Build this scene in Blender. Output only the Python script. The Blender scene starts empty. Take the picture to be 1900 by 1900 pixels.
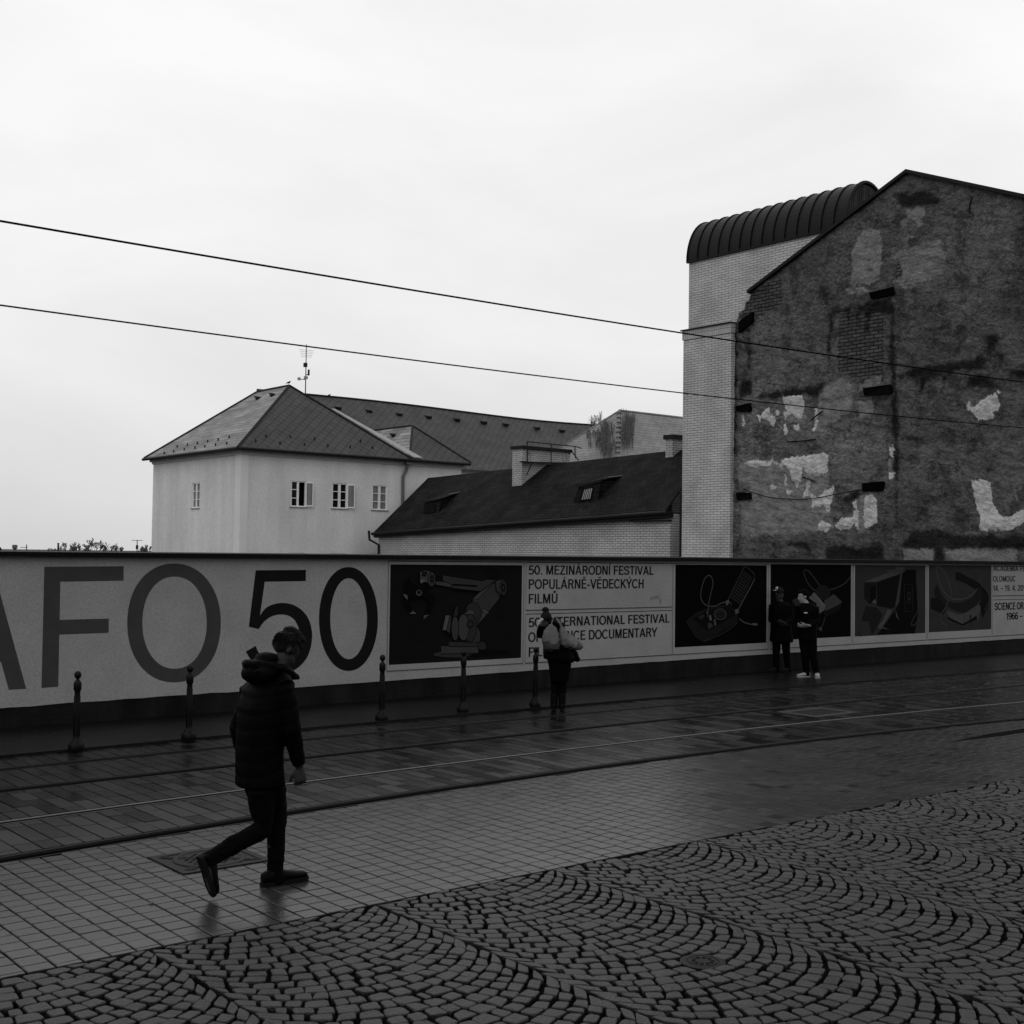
import bpy, math, random
import numpy as np
from mathutils import Vector, Matrix
from mathutils.geometry import tessellate_polygon

# ------------------------------------------------------------------ camera, light, exposure
S = bpy.context.scene
COL = S.collection
F, H = 2330.0, 2.3                      # focal length in photo pixels (1900 wide), eye height
PITCH, ROLL, YAW = math.atan(0.034), 0.0135, math.radians(50.6)
_fw = np.array([math.cos(YAW), math.sin(YAW), 0.0])
_rt = np.array([math.sin(YAW), -math.cos(YAW), 0.0])
_up = np.array([0, 0, 1.0])
CF = _fw * math.cos(PITCH) + _up * math.sin(PITCH)
_u = -_fw * math.sin(PITCH) + _up * math.cos(PITCH)
CR = _rt * math.cos(ROLL) + _u * math.sin(ROLL)
CU = -_rt * math.sin(ROLL) + _u * math.cos(ROLL)
CO = np.array([0, 0, H])

cam = bpy.data.cameras.new("camera")
cam.sensor_width = 36.0
cam.lens = F / 1900.0 * 36.0
cam.clip_start, cam.clip_end = 0.1, 6000.0
camo = bpy.data.objects.new("camera", cam)
COL.objects.link(camo)
camo.matrix_world = Matrix(((CR[0], CU[0], -CF[0], 0), (CR[1], CU[1], -CF[1], 0), (CR[2], CU[2], -CF[2], H), (0, 0, 0, 1)))
S.camera = camo

SUN_AZ = Vector((-0.75, -0.62, 0.0)).normalized()    # brighter cloud to the left
SUN_EL = math.radians(42)
sun = bpy.data.lights.new("sun", 'SUN')
sun.energy, sun.angle, sun.color = 0.55, math.radians(60), (1, 1, 1)
suno = bpy.data.objects.new("sun", sun)
COL.objects.link(suno)
_sd = Vector((SUN_AZ.x * math.cos(SUN_EL), SUN_AZ.y * math.cos(SUN_EL), math.sin(SUN_EL)))
suno.rotation_euler = _sd.to_track_quat('Z', 'Y').to_euler()
suno.location = _sd * 50

W = bpy.data.worlds.new("World")
S.world = W
W.use_nodes = True
wn, wl = W.node_tree.nodes, W.node_tree.links
wn.clear()
def wnode(t, **kw):
    n = wn.new(t)
    for k, v in kw.items():
        setattr(n, k, v)
    return n
tc = wnode('ShaderNodeTexCoord')
sky = wnode('ShaderNodeTexSky', sky_type='NISHITA', sun_disc=False)
sky.sun_elevation = SUN_EL
sky.sun_rotation = math.atan2(SUN_AZ.x, SUN_AZ.y)
bw = wnode('ShaderNodeRGBToBW')
wl.new(sky.outputs[0], bw.inputs[0])
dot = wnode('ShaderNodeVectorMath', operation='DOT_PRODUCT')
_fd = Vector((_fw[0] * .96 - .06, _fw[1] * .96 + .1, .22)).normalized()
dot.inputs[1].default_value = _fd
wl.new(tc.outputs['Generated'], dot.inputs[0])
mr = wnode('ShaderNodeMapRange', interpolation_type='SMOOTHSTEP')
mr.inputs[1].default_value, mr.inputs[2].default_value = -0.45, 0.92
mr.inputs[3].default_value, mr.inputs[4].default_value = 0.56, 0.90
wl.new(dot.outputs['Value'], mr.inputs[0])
mp = wnode('ShaderNodeMapping')
mp.inputs['Scale'].default_value = (1.0, 1.0, 2.8)
wl.new(tc.outputs['Generated'], mp.inputs['Vector'])
nz = wnode('ShaderNodeTexNoise')
nz.inputs['Scale'].default_value = 2.6
nz.inputs['Detail'].default_value = 5
nz.inputs['Roughness'].default_value = 0.52
nz.inputs['Distortion'].default_value = 0.4
wl.new(mp.outputs[0], nz.inputs['Vector'])
cl = wnode('ShaderNodeMapRange')
cl.inputs[1].default_value, cl.inputs[2].default_value = 0.30, 0.70
cl.inputs[3].default_value, cl.inputs[4].default_value = 0.89, 1.06
wl.new(nz.outputs['Fac'], cl.inputs[0])
sx = wnode('ShaderNodeSeparateXYZ')
wl.new(tc.outputs['Generated'], sx.inputs[0])
hz = wnode('ShaderNodeMapRange', interpolation_type='SMOOTHSTEP')     # greyer bank of cloud low down
hz.inputs[1].default_value, hz.inputs[2].default_value = -0.02, 0.26
hz.inputs[3].default_value, hz.inputs[4].default_value = 0.70, 1.0
wl.new(sx.outputs['Z'], hz.inputs[0])
m1 = wnode('ShaderNodeMath', operation='MULTIPLY')
m2 = wnode('ShaderNodeMath', operation='MULTIPLY')
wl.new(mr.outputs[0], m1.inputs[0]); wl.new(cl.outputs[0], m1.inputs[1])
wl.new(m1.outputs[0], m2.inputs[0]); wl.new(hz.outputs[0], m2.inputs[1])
ma = wnode('ShaderNodeMath', operation='MULTIPLY_ADD')               # clear-sky share behind the cloud
ma.inputs[1].default_value = 0.012
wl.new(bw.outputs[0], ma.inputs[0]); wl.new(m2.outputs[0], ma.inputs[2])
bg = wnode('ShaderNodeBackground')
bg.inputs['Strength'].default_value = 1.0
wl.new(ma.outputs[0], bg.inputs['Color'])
wo = wnode('ShaderNodeOutputWorld')
wl.new(bg.outputs[0], wo.inputs[0])

S.view_settings.view_transform = 'Standard'
S.view_settings.look = 'None'
S.view_settings.exposure = 0.0
S.view_settings.gamma = 1.0
S.cycles.max_bounces = 6
S.cycles.use_denoising = True

# ------------------------------------------------------------------ helpers
def ray(u, v):
    return CR * ((u - 950) / F) + CU * ((950 - v) / F) + CF
def G(u, v, z=0.0):
    d = ray(u, v); return CO + d * ((z - H) / d[2])
def PY(u, v, y):
    d = ray(u, v); return CO + d * (y / d[1])
def PX(u, v, x):
    d = ray(u, v); return CO + d * (x / d[0])
def plane3(a, b, c):
    a, b, c = map(np.asarray, (a, b, c)); n = np.cross(b - a, c - a); return a, n
def hit(u, v, pl):
    a, n = pl; d = ray(u, v); return CO + d * (np.dot(a - CO, n) / np.dot(d, n))
class Stand:                             # a figure's upright plane, facing the lens, through the spot it stands on
    def __init__(s, u, v):
        s.b = G(u, v); n = s.b * np.array([1, 1, 0]); s.n = n / np.linalg.norm(n)
        s.r = np.array([s.n[1], -s.n[0], 0])
    def __call__(s, u, v, off=0.0):
        d = ray(u, v); t = (np.dot(s.b, s.n) + off) / np.dot(d, s.n); return CO + d * t

rng = np.random.default_rng(7)
random.seed(11)
WL = {}                                  # world location of every root, for parts built in world coordinates

def tag(o, label=None, cat=None, group=None, kind=None):
    for k, v in (("label", label), ("category", cat), ("group", group), ("kind", kind)):
        if v is not None: o[k] = v
    return o
def thing(name, loc, label, cat, group=None):
    o = bpy.data.objects.new(name, None); COL.objects.link(o)
    o.empty_display_size = 0.2
    o.location = Vector([float(c) for c in loc]); WL[o.name] = o.location.copy()
    return tag(o, label, cat, group)

class MB:
    def __init__(s): s.v, s.f, s.m = [], [], []
    def add(s, vs, fs, m=0):
        n = len(s.v); s.v += [tuple(float(c) for c in p) for p in vs]
        s.f += [tuple(n + i for i in f) for f in fs]; s.m += [m] * len(fs); return s
    def quad(s, a, b, c, d, m=0): return s.add([a, b, c, d], [(0, 1, 2, 3)], m)
    def box(s, lo, hi, m=0):
        x0, y0, z0 = lo; x1, y1, z1 = hi
        return s.add([(x0, y0, z0), (x1, y0, z0), (x1, y1, z0), (x0, y1, z0), (x0, y0, z1), (x1, y0, z1), (x1, y1, z1), (x0, y1, z1)],
                     [(0, 3, 2, 1), (4, 5, 6, 7), (0, 1, 5, 4), (1, 2, 6, 5), (2, 3, 7, 6), (3, 0, 4, 7)], m)
    def hexa(s, b4, t4, m=0):            # bottom ring, top ring
        return s.add(list(b4) + list(t4), [(3, 2, 1, 0), (4, 5, 6, 7), (0, 1, 5, 4), (1, 2, 6, 5), (2, 3, 7, 6), (3, 0, 4, 7)], m)
    def slab(s, pts, off, m=0):          # polygon thickened by the vector off
        n = len(pts); p = [np.asarray(q, float) for q in pts]; q = [a + np.asarray(off) for a in p]
        return s.add(p + q, [tuple(range(n - 1, -1, -1)), tuple(range(n, 2 * n))] + [(i, (i + 1) % n, n + (i + 1) % n, n + i) for i in range(n)], m)
    def loft(s, rings, m=0, caps=True):
        n = len(rings[0]); vs = [p for r in rings for p in r]; fs = []
        for k in range(len(rings) - 1):
            for i in range(n):
                j = (i + 1) % n; fs.append((k * n + i, k * n + j, (k + 1) * n + j, (k + 1) * n + i))
        if caps: fs += [tuple(range(n - 1, -1, -1)), tuple(range((len(rings) - 1) * n, len(rings) * n))]
        return s.add(vs, fs, m)
    def tube(s, pts, rs, n=8, m=0):
        P = [np.asarray(p, float) for p in pts]
        if np.isscalar(rs): rs = [rs] * len(P)
        rings = []; prev = None
        for i, p in enumerate(P):
            d = P[min(i + 1, len(P) - 1)] - P[max(i - 1, 0)]; d = d / (np.linalg.norm(d) + 1e-9)
            if prev is None:
                a = np.cross(d, [0, 0, 1.0]); a = a if np.linalg.norm(a) > .05 else np.cross(d, [1.0, 0, 0])
            else: a = prev - d * np.dot(prev, d)
            a /= np.linalg.norm(a); b = np.cross(d, a); prev = a
            rings.append([p + rs[i] * (a * math.cos(2 * math.pi * k / n) + b * math.sin(2 * math.pi * k / n)) for k in range(n)])
        return s.loft(rings, m)
    def ell(s, c, ax, nu=14, nv=9, m=0):   # ax: three axis vectors
        c = np.asarray(c, float); A, B, Cc = [np.asarray(a, float) for a in ax]; rings = []
        for i in range(nv + 1):
            t = math.pi * (0.02 + 0.96 * i / nv); r = math.sin(t)
            rings.append([c + Cc * -math.cos(t) + r * (A * math.cos(2 * math.pi * k / nu) + B * math.sin(2 * math.pi * k / nu)) for k in range(nu)])
        return s.loft(rings, m)
    def lathe(s, prof, c, n=20, m=0):
        c = np.asarray(c, float)
        return s.loft([[c + np.array([r * math.cos(2 * math.pi * k / n), r * math.sin(2 * math.pi * k / n), z]) for k in range(n)] for r, z in prof], m)
    def poly(s, pts, m=0):               # any planar outline, triangulated
        tri = tessellate_polygon([[Vector([float(c) for c in p]) for p in pts]])
        return s.add(pts, [tuple(t) for t in tri], m)
    def mesh(s, name, mats, origin=(0, 0, 0), smooth=False, uv=True):
        me = bpy.data.meshes.new(name)
        V = np.array(s.v, float) - np.asarray(origin, float)
        me.from_pydata(V.tolist(), [], s.f)
        for mt in mats: me.materials.append(mt)
        if len(mats) > 1: me.polygons.foreach_set("material_index", s.m)
        if smooth: me.polygons.foreach_set("use_smooth", [True] * len(s.f))
        me.update()
        if uv: box_uv(me, origin)
        return me
    def build(s, name, mats, parent=None, smooth=False, uv=True):
        mats = mats if isinstance(mats, (list, tuple)) else [mats]
        o0 = WL[parent.name] if parent is not None else (0, 0, 0)
        return put(name, s.mesh(name, mats, o0, smooth, uv), parent)
def put(name, me, parent=None):
    o = bpy.data.objects.new(name, me); COL.objects.link(o)
    if parent is not None: o.parent = parent; WL[o.name] = WL[parent.name].copy()
    else: WL[o.name] = Vector((0, 0, 0))
    return o
def base_at(o, loc):                     # move a top-level mesh's origin to its foot
    loc = Vector([float(c) for c in loc]); o.data.transform(Matrix.Translation(-loc)); o.location = loc; WL[o.name] = loc.copy(); return o
def box_uv(me, origin):
    n = len(me.loops)
    if not n: return
    uvl = me.uv_layers.new(name="metres")
    P = np.empty(len(me.vertices) * 3); me.vertices.foreach_get("co", P); P = P.reshape(-1, 3) + np.asarray(origin, float)
    vi = np.empty(n, int); me.loops.foreach_get("vertex_index", vi)
    N = np.empty(len(me.polygons) * 3); me.polygons.foreach_get("normal", N); N = N.reshape(-1, 3)
    lt = np.empty(len(me.polygons), int); me.polygons.foreach_get("loop_total", lt)
    NL = np.repeat(N, lt, axis=0)
    T = np.cross(np.array([0, 0, 1.0]), NL); ln = np.linalg.norm(T, axis=1); flat = ln < .05
    T[flat] = (1, 0, 0); ln[flat] = 1; T /= ln[:, None]; B = np.cross(NL, T)
    uv = np.stack([(P[vi] * T).sum(1), (P[vi] * B).sum(1)], 1)
    uvl.data.foreach_set("uv", uv.ravel())
def remeshed(mb, name, voxel, smooth=2, mats=(), origin=(0, 0, 0), disp=None):
    tmp = bpy.data.objects.new("t", mb.mesh("t", [], origin, uv=False)); COL.objects.link(tmp)
    r = tmp.modifiers.new("r", 'REMESH'); r.mode = 'VOXEL'; r.voxel_size = voxel
    if smooth:
        q = tmp.modifiers.new("s", 'SMOOTH'); q.iterations = smooth; q.factor = .5
    dg = bpy.context.evaluated_depsgraph_get(); dg.update()
    me = bpy.data.meshes.new_from_object(tmp.evaluated_get(dg)); me.name = name
    old = tmp.data; bpy.data.objects.remove(tmp); bpy.data.meshes.remove(old)
    me.materials.clear()
    for mt in mats: me.materials.append(mt)
    me.polygons.foreach_set("use_smooth", [True] * len(me.polygons))
    if disp is not None:
        n = len(me.vertices); P = np.empty(n * 3); me.vertices.foreach_get("co", P); P = P.reshape(-1, 3)
        Nn = np.empty(n * 3); me.vertices.foreach_get("normal", Nn); Nn = Nn.reshape(-1, 3)
        P = P + Nn * disp(P + np.asarray(origin, float))[:, None]
        me.vertices.foreach_set("co", P.ravel()); me.update()
    return me
def vnoise(P, scale, seed=0, octv=3):    # value noise at points (n,3)
    out = np.zeros(len(P)); amp = 1.0; tot = 0
    for o in range(octv):
        R = np.random.default_rng(seed + o).random((17, 17, 17)) * 2 - 1
        Q = P * scale * (2 ** o); I = np.floor(Q).astype(int); f = Q - I; f = f * f * (3 - 2 * f); v = 0
        for dx in (0, 1):
            for dy in (0, 1):
                for dz in (0, 1):
                    w = (f[:, 0] if dx else 1 - f[:, 0]) * (f[:, 1] if dy else 1 - f[:, 1]) * (f[:, 2] if dz else 1 - f[:, 2])
                    v = v + w * R[(I[:, 0] + dx) % 17, (I[:, 1] + dy) % 17, (I[:, 2] + dz) % 17]
        out += amp * v; tot += amp; amp *= .5
    return out / tot

# ------------------------------------------------------------------ materials
def mat(name, base=.2, rough=.8, spec=.3, var=.25, vscale=3.0, bump=.0, bscale=40.0, metal=0.0, attr=None, rvar=0.0, streak=None, fine=0.0, coat=0.0):
    m = bpy.data.materials.new(name); m.use_nodes = True; N, L = m.node_tree.nodes, m.node_tree.links
    b = N['Principled BSDF']; b.inputs['Roughness'].default_value = rough; b.inputs['Specular IOR Level'].default_value = spec
    b.inputs['Metallic'].default_value = metal; b.inputs['Coat Weight'].default_value = coat; b.inputs['Coat Roughness'].default_value = .12
    g = N.new('ShaderNodeNewGeometry'); pos = g.outputs['Position']
    def noise(scale, det=4, vec=pos, rgh=.55):
        n = N.new('ShaderNodeTexNoise'); n.inputs['Scale'].default_value = scale; n.inputs['Detail'].default_value = det
        n.inputs['Roughness'].default_value = rgh; L.new(vec, n.inputs['Vector']); return n.outputs['Fac']
    def math_(op, a, c):
        n = N.new('ShaderNodeMath'); n.operation = op
        for i, q in enumerate((a, c)):
            if isinstance(q, (int, float)): n.inputs[i].default_value = q
            else: L.new(q, n.inputs[i])
        return n.outputs[0]
    def rng_(v, a0, a1, b0, b1):
        n = N.new('ShaderNodeMapRange'); L.new(v, n.inputs[0])
        for i, q in enumerate((a0, a1, b0, b1)): n.inputs[i + 1].default_value = q
        return n.outputs[0]
    fac = rng_(noise(vscale, 6), .28, .72, 1 - var, 1 + var)
    if fine: fac = math_('MULTIPLY', fac, rng_(noise(vscale * 22, 2), .3, .7, 1 - fine, 1 + fine))
    if streak:
        mp_ = N.new('ShaderNodeMapping'); mp_.inputs['Scale'].default_value = streak[0]; L.new(pos, mp_.inputs['Vector'])
        fac = math_('MULTIPLY', fac, rng_(noise(1.0, 4, mp_.outputs[0]), .3, .7, 1 - streak[1], 1 + streak[1]))
    if attr:
        a = N.new('ShaderNodeAttribute'); a.attribute_name = attr; fac = math_('MULTIPLY', fac, a.outputs['Fac'])
        if rvar:
            L.new(rng_(a.outputs['Fac'], .6, 1.4, rough - rvar, rough + rvar), b.inputs['Roughness'])
    elif rvar:
        L.new(rng_(noise(vscale * .7, 4), .3, .7, rough - rvar, rough + rvar), b.inputs['Roughness'])
    col = math_('MULTIPLY', fac, base); L.new(col, b.inputs['Base Color'])
    if bump:
        bp = N.new('ShaderNodeBump'); bp.inputs['Strength'].default_value = bump; bp.inputs['Distance'].default_value = .02
        L.new(noise(bscale, 5), bp.inputs['Height']); L.new(bp.outputs[0], b.inputs['Normal'])
    return m
def mat_brick(name, c1, c2, mortar, w, h, gap, rough=.7, rot=0.0, offset=.5, bump=.3, var=.15, spec=.3, squash=1.0):
    m = bpy.data.materials.new(name); m.use_nodes = True; N, L = m.node_tree.nodes, m.node_tree.links
    b = N['Principled BSDF']; b.inputs['Roughness'].default_value = rough; b.inputs['Specular IOR Level'].default_value = spec
    u = N.new('ShaderNodeUVMap'); u.uv_map = "metres"
    mp_ = N.new('ShaderNodeMapping'); mp_.inputs['Rotation'].default_value = (0, 0, rot); L.new(u.outputs[0], mp_.inputs['Vector'])
    t = N.new('ShaderNodeTexBrick'); t.offset = offset
    for k, v in (('Color1', c1), ('Color2', c2), ('Mortar', mortar)): t.inputs[k].default_value = (v, v, v, 1)
    t.inputs['Scale'].default_value = 1.0; t.inputs['Brick Width'].default_value = w; t.inputs['Row Height'].default_value = h
    t.inputs['Mortar Size'].default_value = gap; t.inputs['Mortar Smooth'].default_value = .15; t.inputs['Bias'].default_value = 0
    L.new(mp_.outputs[0], t.inputs['Vector'])
    g = N.new('ShaderNodeNewGeometry'); n = N.new('ShaderNodeTexNoise'); n.inputs['Scale'].default_value = .8; n.inputs['Detail'].default_value = 6
    L.new(g.outputs['Position'], n.inputs['Vector'])
    r = N.new('ShaderNodeMapRange'); L.new(n.outputs['Fac'], r.inputs[0])
    for i, q in enumerate((.3, .7, 1 - var, 1 + var)): r.inputs[i + 1].default_value = q
    x = N.new('ShaderNodeVectorMath'); x.operation = 'SCALE'; L.new(t.outputs['Color'], x.inputs[0]); L.new(r.outputs[0], x.inputs['Scale'])
    L.new(x.outputs[0], b.inputs['Base Color'])
    bp = N.new('ShaderNodeBump'); bp.inputs['Strength'].default_value = bump; bp.inputs['Distance'].default_value = .01; bp.invert = True
    L.new(t.outputs['Fac'], bp.inputs['Height']); L.new(bp.outputs[0], b.inputs['Normal'])
    return m
_ink = {}
def ink(v):
    k = round(v, 3)
    if k not in _ink: _ink[k] = mat("print_ink", k, .9, .03, .10, 5.0, fine=.10)
    return _ink[k]

M = dict(
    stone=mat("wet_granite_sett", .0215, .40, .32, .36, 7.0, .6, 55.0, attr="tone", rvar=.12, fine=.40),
    grit=mat("dark_wet_grit", .0015, .8, .04, .4, 6.0, .6, 90.0),
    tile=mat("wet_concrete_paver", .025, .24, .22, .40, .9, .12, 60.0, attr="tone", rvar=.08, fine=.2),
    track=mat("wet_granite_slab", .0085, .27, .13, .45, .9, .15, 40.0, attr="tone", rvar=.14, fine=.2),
    walk=mat("wet_asphalt", .0045, .32, .15, .35, .9, .30, 60.0, rvar=.10, fine=.2),
    ground=mat("dark_ground", .03, .8, .2, .3, .4),
    rust=mat("rusty_rail_steel", .005, .5, .12, .3, 20.0, metal=.3),
    steel=mat("polished_rail_steel", .10, .3, .4, .25, 30.0, metal=.8),
    iron=mat("cast_iron", .006, .5, .14, .3, 25.0, .3, 120.0),
    bollard=mat("black_painted_iron", .0035, .45, .12, .3, 12.0, .12, 80.0),
    plaster=mat("printed_wall_skin", .262, .9, .1, .10, 1.6, .18, 60.0, fine=.13),
    plinth=mat("damp_concrete_plinth", .0075, .8, .1, .5, 1.4, .5, 20.0, streak=((3.0, 3.0, .5), .55), fine=.2),
    cope=mat("black_sheet_metal", .004, .6, .08, .2, 3.0),
    house=mat("pale_render", .68, .9, .1, .09, .30, .12, 25.0, streak=((1.1, 1.1, .12), .09), fine=.07),
    quoin=mat("corner_render", .74, .9, .2, .05, .6, .06, 25.0),
    cornice=mat("dull_cornice", .50, .9, .2, .08, .8),  # duller than the wall render
    frame=mat("white_window_paint", .82, .6, .3, .06, 4.0),
    glass=mat("dark_window_glass", .010, .08, .5, .2, 1.0),
    curtain=mat("pale_curtain_and_sheen", .19, .9, .1, .15, 6.0, streak=((9.0, 9.0, .3), .2)),
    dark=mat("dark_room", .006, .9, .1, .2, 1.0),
    rooff=mat_brick("slate_diamonds", .074, .062, .036, .40, .40, .026, .7, math.radians(45), 0.0, .5, .18, .15),
    roofl=mat_brick("lit_slate_courses", .28, .15, .08, 1.3, .30, .024, .6, 0, .5, .5, .25, .2),  # paler slate for left-facing slopes: the sky's light there is in the colour
    roofp=mat_brick("pale_slate", .22, .17, .09, .60, .28, .022, .55, 0, .5, .5, .2),
    roofd=mat_brick("dark_felt_shingle", .018, .010, .004, .30, .20, .016, .85, 0, .5, .8, .5, .06),
    flash=mat("dull_zinc", .30, .5, .4, .15, 3.0),
    gutter=mat("dark_gutter_metal", .012, .6, .15, .2, 3.0),
    pipe=mat("zinc_downpipe", .11, .5, .4, .15, 4.0),
    brick=mat_brick("white_glazed_brick", .50, .43, .050, .36, .100, .009, .55, 0, .5, .4, .20),
    brickl=mat_brick("white_brick", .48, .41, .075, .34, .105, .012, .6, 0, .5, .5, .16),
    soldier=mat_brick("upright_brick_band", .46, .40, .10, .105, .42, .010, .6, 0, 0.0, .5, .08),
    brickd=mat_brick("dark_brick", .20, .15, .05, .34, .105, .014, .7, 0, .5, .5, .2),  # darker brick tone for the rear wall
    barrel=mat("dark_standing_seam_metal", .005, .45, .15, .25, 1.5, streak=((1.2, 1.2, .4), .2)),
    timber=mat("sooty_timber", .002, .9, .05, .4, 8.0, .4, 30.0),
    wire=mat("black_cable", .0015, .8, .02, .1, 5.0),
    skin=mat("skin", .023, .6, .2, .12, 20.0),
    hair=mat("brown_hair", .0055, .6, .15, .35, 60.0, .5, 200.0),
    coat=mat("black_quilted_nylon", .0013, .6, .03, .25, 14.0, .25, 60.0),
    denim=mat("black_trousers", .0014, .9, .05, .25, 18.0, .25, 90.0),
    shoe=mat("black_leather", .002, .55, .07, .2, 20.0, .2, 90.0),
    sole=mat("grey_rubber", .0045, .8, .1, .2, 20.0),
    wool=mat("dark_wool", .012, .95, .05, .3, 40.0, .5, 160.0),
    scarf=mat("pale_scarf", .42, .95, .1, .25, 30.0, .5, 120.0),
    bag=mat("pale_cloth_bag", .095, .8, .25, .14, 7.0, .25, 26.0),
    bagd=mat("shaded_bag_cloth", .04, .8, .25, .2, 7.0, .25, 26.0),  # lower bag cloth with its shading put into the colour
    white=mat("white_leather", .27, .5, .35, .05, 20.0),
    bark=mat("hazed_bark", .12, .9, .2, .3, 8.0),  # bark lightened, distance haze put into the colour
    ever=mat("evergreen_needles", .03, .8, .2, .4, 6.0),
    vine=mat("dry_creeper", .075, .9, .1, .4, 9.0),
)

# ------------------------------------------------------------------ ground and paving
def bend(peak, c):
    def y(x):
        d = np.clip(np.abs(np.asarray(x, float) - 10.0), 0, None); q = np.where(d < 13, d * d, 169 + 26 * (d - 13))
        return peak - c * q * .92
    return y
YA, YB, YC, YD, YE = bend(10.06, .0098), bend(11.12, .0060), bend(12.42, .0022), bend(13.58, .0026), bend(14.28, .0024)
X0, X1 = -4.0, 40.0
tag(MB().quad((-2500, -2500, -.09), (2500, -2500, -.09), (2500, 2500, -.09), (-2500, 2500, -.09)).build("ground", M['ground']), kind="structure")
tag(MB().quad((-30, -25, -.035), (90, -25, -.035), (90, 16.2, -.035), (-30, 16.2, -.035)).build("sand_bed", M['grit']), kind="structure")

def stones_mesh(name, Q, m, insets, zs, zj=.003, dome=.0, oct_=True, tone=(1.0, .12)):
    """Q: (n,4,2) corner quads; each becomes a separate rounded block of one paving mesh."""
    n = len(Q); C = Q.mean(1, keepdims=True)
    if oct_:
        k = rng.uniform(.05, .20, (n, 4, 1)); nx = np.roll(Q, -1, 1); pv = np.roll(Q, 1, 1)
        O = np.stack([Q + (pv - Q) * k, Q + (nx - Q) * k], 2).reshape(n, 8, 2)
    else: O = Q
    K = O.shape[1]; tilt = rng.normal(0, zj, (n, 1)); gx = rng.normal(0, zj * 5, (n, 1)); gy = rng.normal(0, zj * 5, (n, 1))
    rings = []
    for ins, z in zip(insets, zs):
        if ins < 0:
            p = O - (O - C) / np.maximum(np.linalg.norm(O - C, axis=2, keepdims=True), 1e-6) * (-ins)
        else: p = C + (O - C) * (1 - ins)
        d = p - C; zz = z + tilt + gx * d[:, :, 0] + gy * d[:, :, 1] + rng.normal(0, zj * .25, (n, K))
        rings.append(np.concatenate([p, zz[:, :, None]], 2))
    R = len(rings); V = np.concatenate(rings, 1)                                   # n, R*K, 3
    ctr = np.concatenate([C, (zs[-1] + dome + tilt)[:, :, None]], 2); V = np.concatenate([V, ctr], 1)
    nv = R * K + 1; fs = []
    for r in range(R - 1):
        for i in range(K):
            j = (i + 1) % K; fs.append((r * K + i, r * K + j, (r + 1) * K + j, (r + 1) * K + i))
    tf = [((R - 1) * K + i, (R - 1) * K + (i + 1) % K, R * K) for i in range(K)]
    base = (np.arange(n) * nv)[:, None, None]
    F4 = (np.array(fs)[None] + base).reshape(-1, 4); F3 = (np.array(tf)[None] + base).reshape(-1, 3)
    me = bpy.data.meshes.new(name); me.vertices.add(n * nv); me.vertices.foreach_set("co", V.astype(np.float32).ravel())
    nl = F4.size + F3.size; me.loops.add(nl); me.loops.foreach_set("vertex_index", np.concatenate([F4.ravel(), F3.ravel()]).astype(np.int32))
    np_ = len(F4) + len(F3); me.polygons.add(np_)
    st = np.concatenate([np.arange(len(F4)) * 4, F4.size + np.arange(len(F3)) * 3]).astype(np.int32)
    me.polygons.foreach_set("loop_start", st); me.polygons.foreach_set("loop_total", np.concatenate([np.full(len(F4), 4), np.full(len(F3), 3)]).astype(np.int32))
    me.polygons.foreach_set("use_smooth", np.zeros(np_, bool)); me.update(calc_edges=True)
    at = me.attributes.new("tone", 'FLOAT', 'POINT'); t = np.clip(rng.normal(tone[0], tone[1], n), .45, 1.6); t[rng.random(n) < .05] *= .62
    tv = np.repeat(t[:, None], nv, 1); tv[:, :K] *= .10; tv[:, K:2 * K] *= .55; at.data.foreach_set("value", tv.ravel().astype(np.float32)); me.materials.append(m)      # darker tone low on the flanks, down in the joints
    return tag(put(name, me), kind="structure")

# small setts in segmental arcs, columns running away from the track
CW, RY = 1.55, .117; HA = math.radians(54); RA = CW / 2 / math.sin(HA); quads = []
for k in range(-6, 12):
    xc = 6.15 + CW * (k + .5); ph = rng.uniform(0, RY)
    for j in range(-24, 66):
        yc = j * RY + ph; n = int(rng.choice([14, 15, 15, 16])); th = np.linspace(-HA, HA, n + 1)
        th[1:-1] += rng.normal(0, .016, n - 1); th[0] += rng.normal(0, .012); th[-1] += rng.normal(0, .012); th2 = th - RY * np.sin(th) / RA * (1 - np.clip(np.abs(th) / HA, 0, 1) ** 6)
        lo = np.stack([xc + RA * np.sin(th), yc + RA - RA * np.cos(th)], 1); hi = np.stack([xc + RA * np.sin(th2), yc + RY + RA - RA * np.cos(th2)], 1)
        for i in range(n): quads.append((lo[i], lo[i + 1], hi[i + 1], hi[i]))
Q = np.array(quads); Q += rng.normal(0, .0075, Q.shape); C = Q.mean(1, keepdims=True)
Q = Q[(Q[:, :, 1].min(1) < 6.915) & (C[:, 0, 1] > -2.4)]; Q[:, :, 1] = np.minimum(Q[:, :, 1], 6.958 + rng.normal(0, .006, Q[:, :, 1].shape))
bx = np.arange(-3, 24, .125); bd = np.stack([[bx, np.full_like(bx, 6.86)], [bx + .115, np.full_like(bx, 6.86)], [bx + .115, np.full_like(bx, 6.955)], [bx, np.full_like(bx, 6.955)]]).transpose(2, 0, 1)
C = Q.mean(1, keepdims=True); d = Q - C; Q = C + d * (1 - rng.uniform(.0085, .0165, (len(Q), 1, 1)) / np.maximum(np.linalg.norm(d, axis=2, keepdims=True), .02))
valve = (5.46, 4.88)
Q = Q[np.linalg.norm(Q.mean(1) - np.array(valve), axis=1) > .135]
vd = Q - np.array(valve); vr = np.linalg.norm(vd, axis=2, keepdims=True); Q = np.where(vr < .128, np.array(valve) + vd / vr * .128, Q)
stones_mesh("cobblestone_paving", Q, M['stone'], (0, .01, .06, .15), (-.06, -.007, -.0015, .0004), .0018, .0008, True, (1.0, .24))

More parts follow.
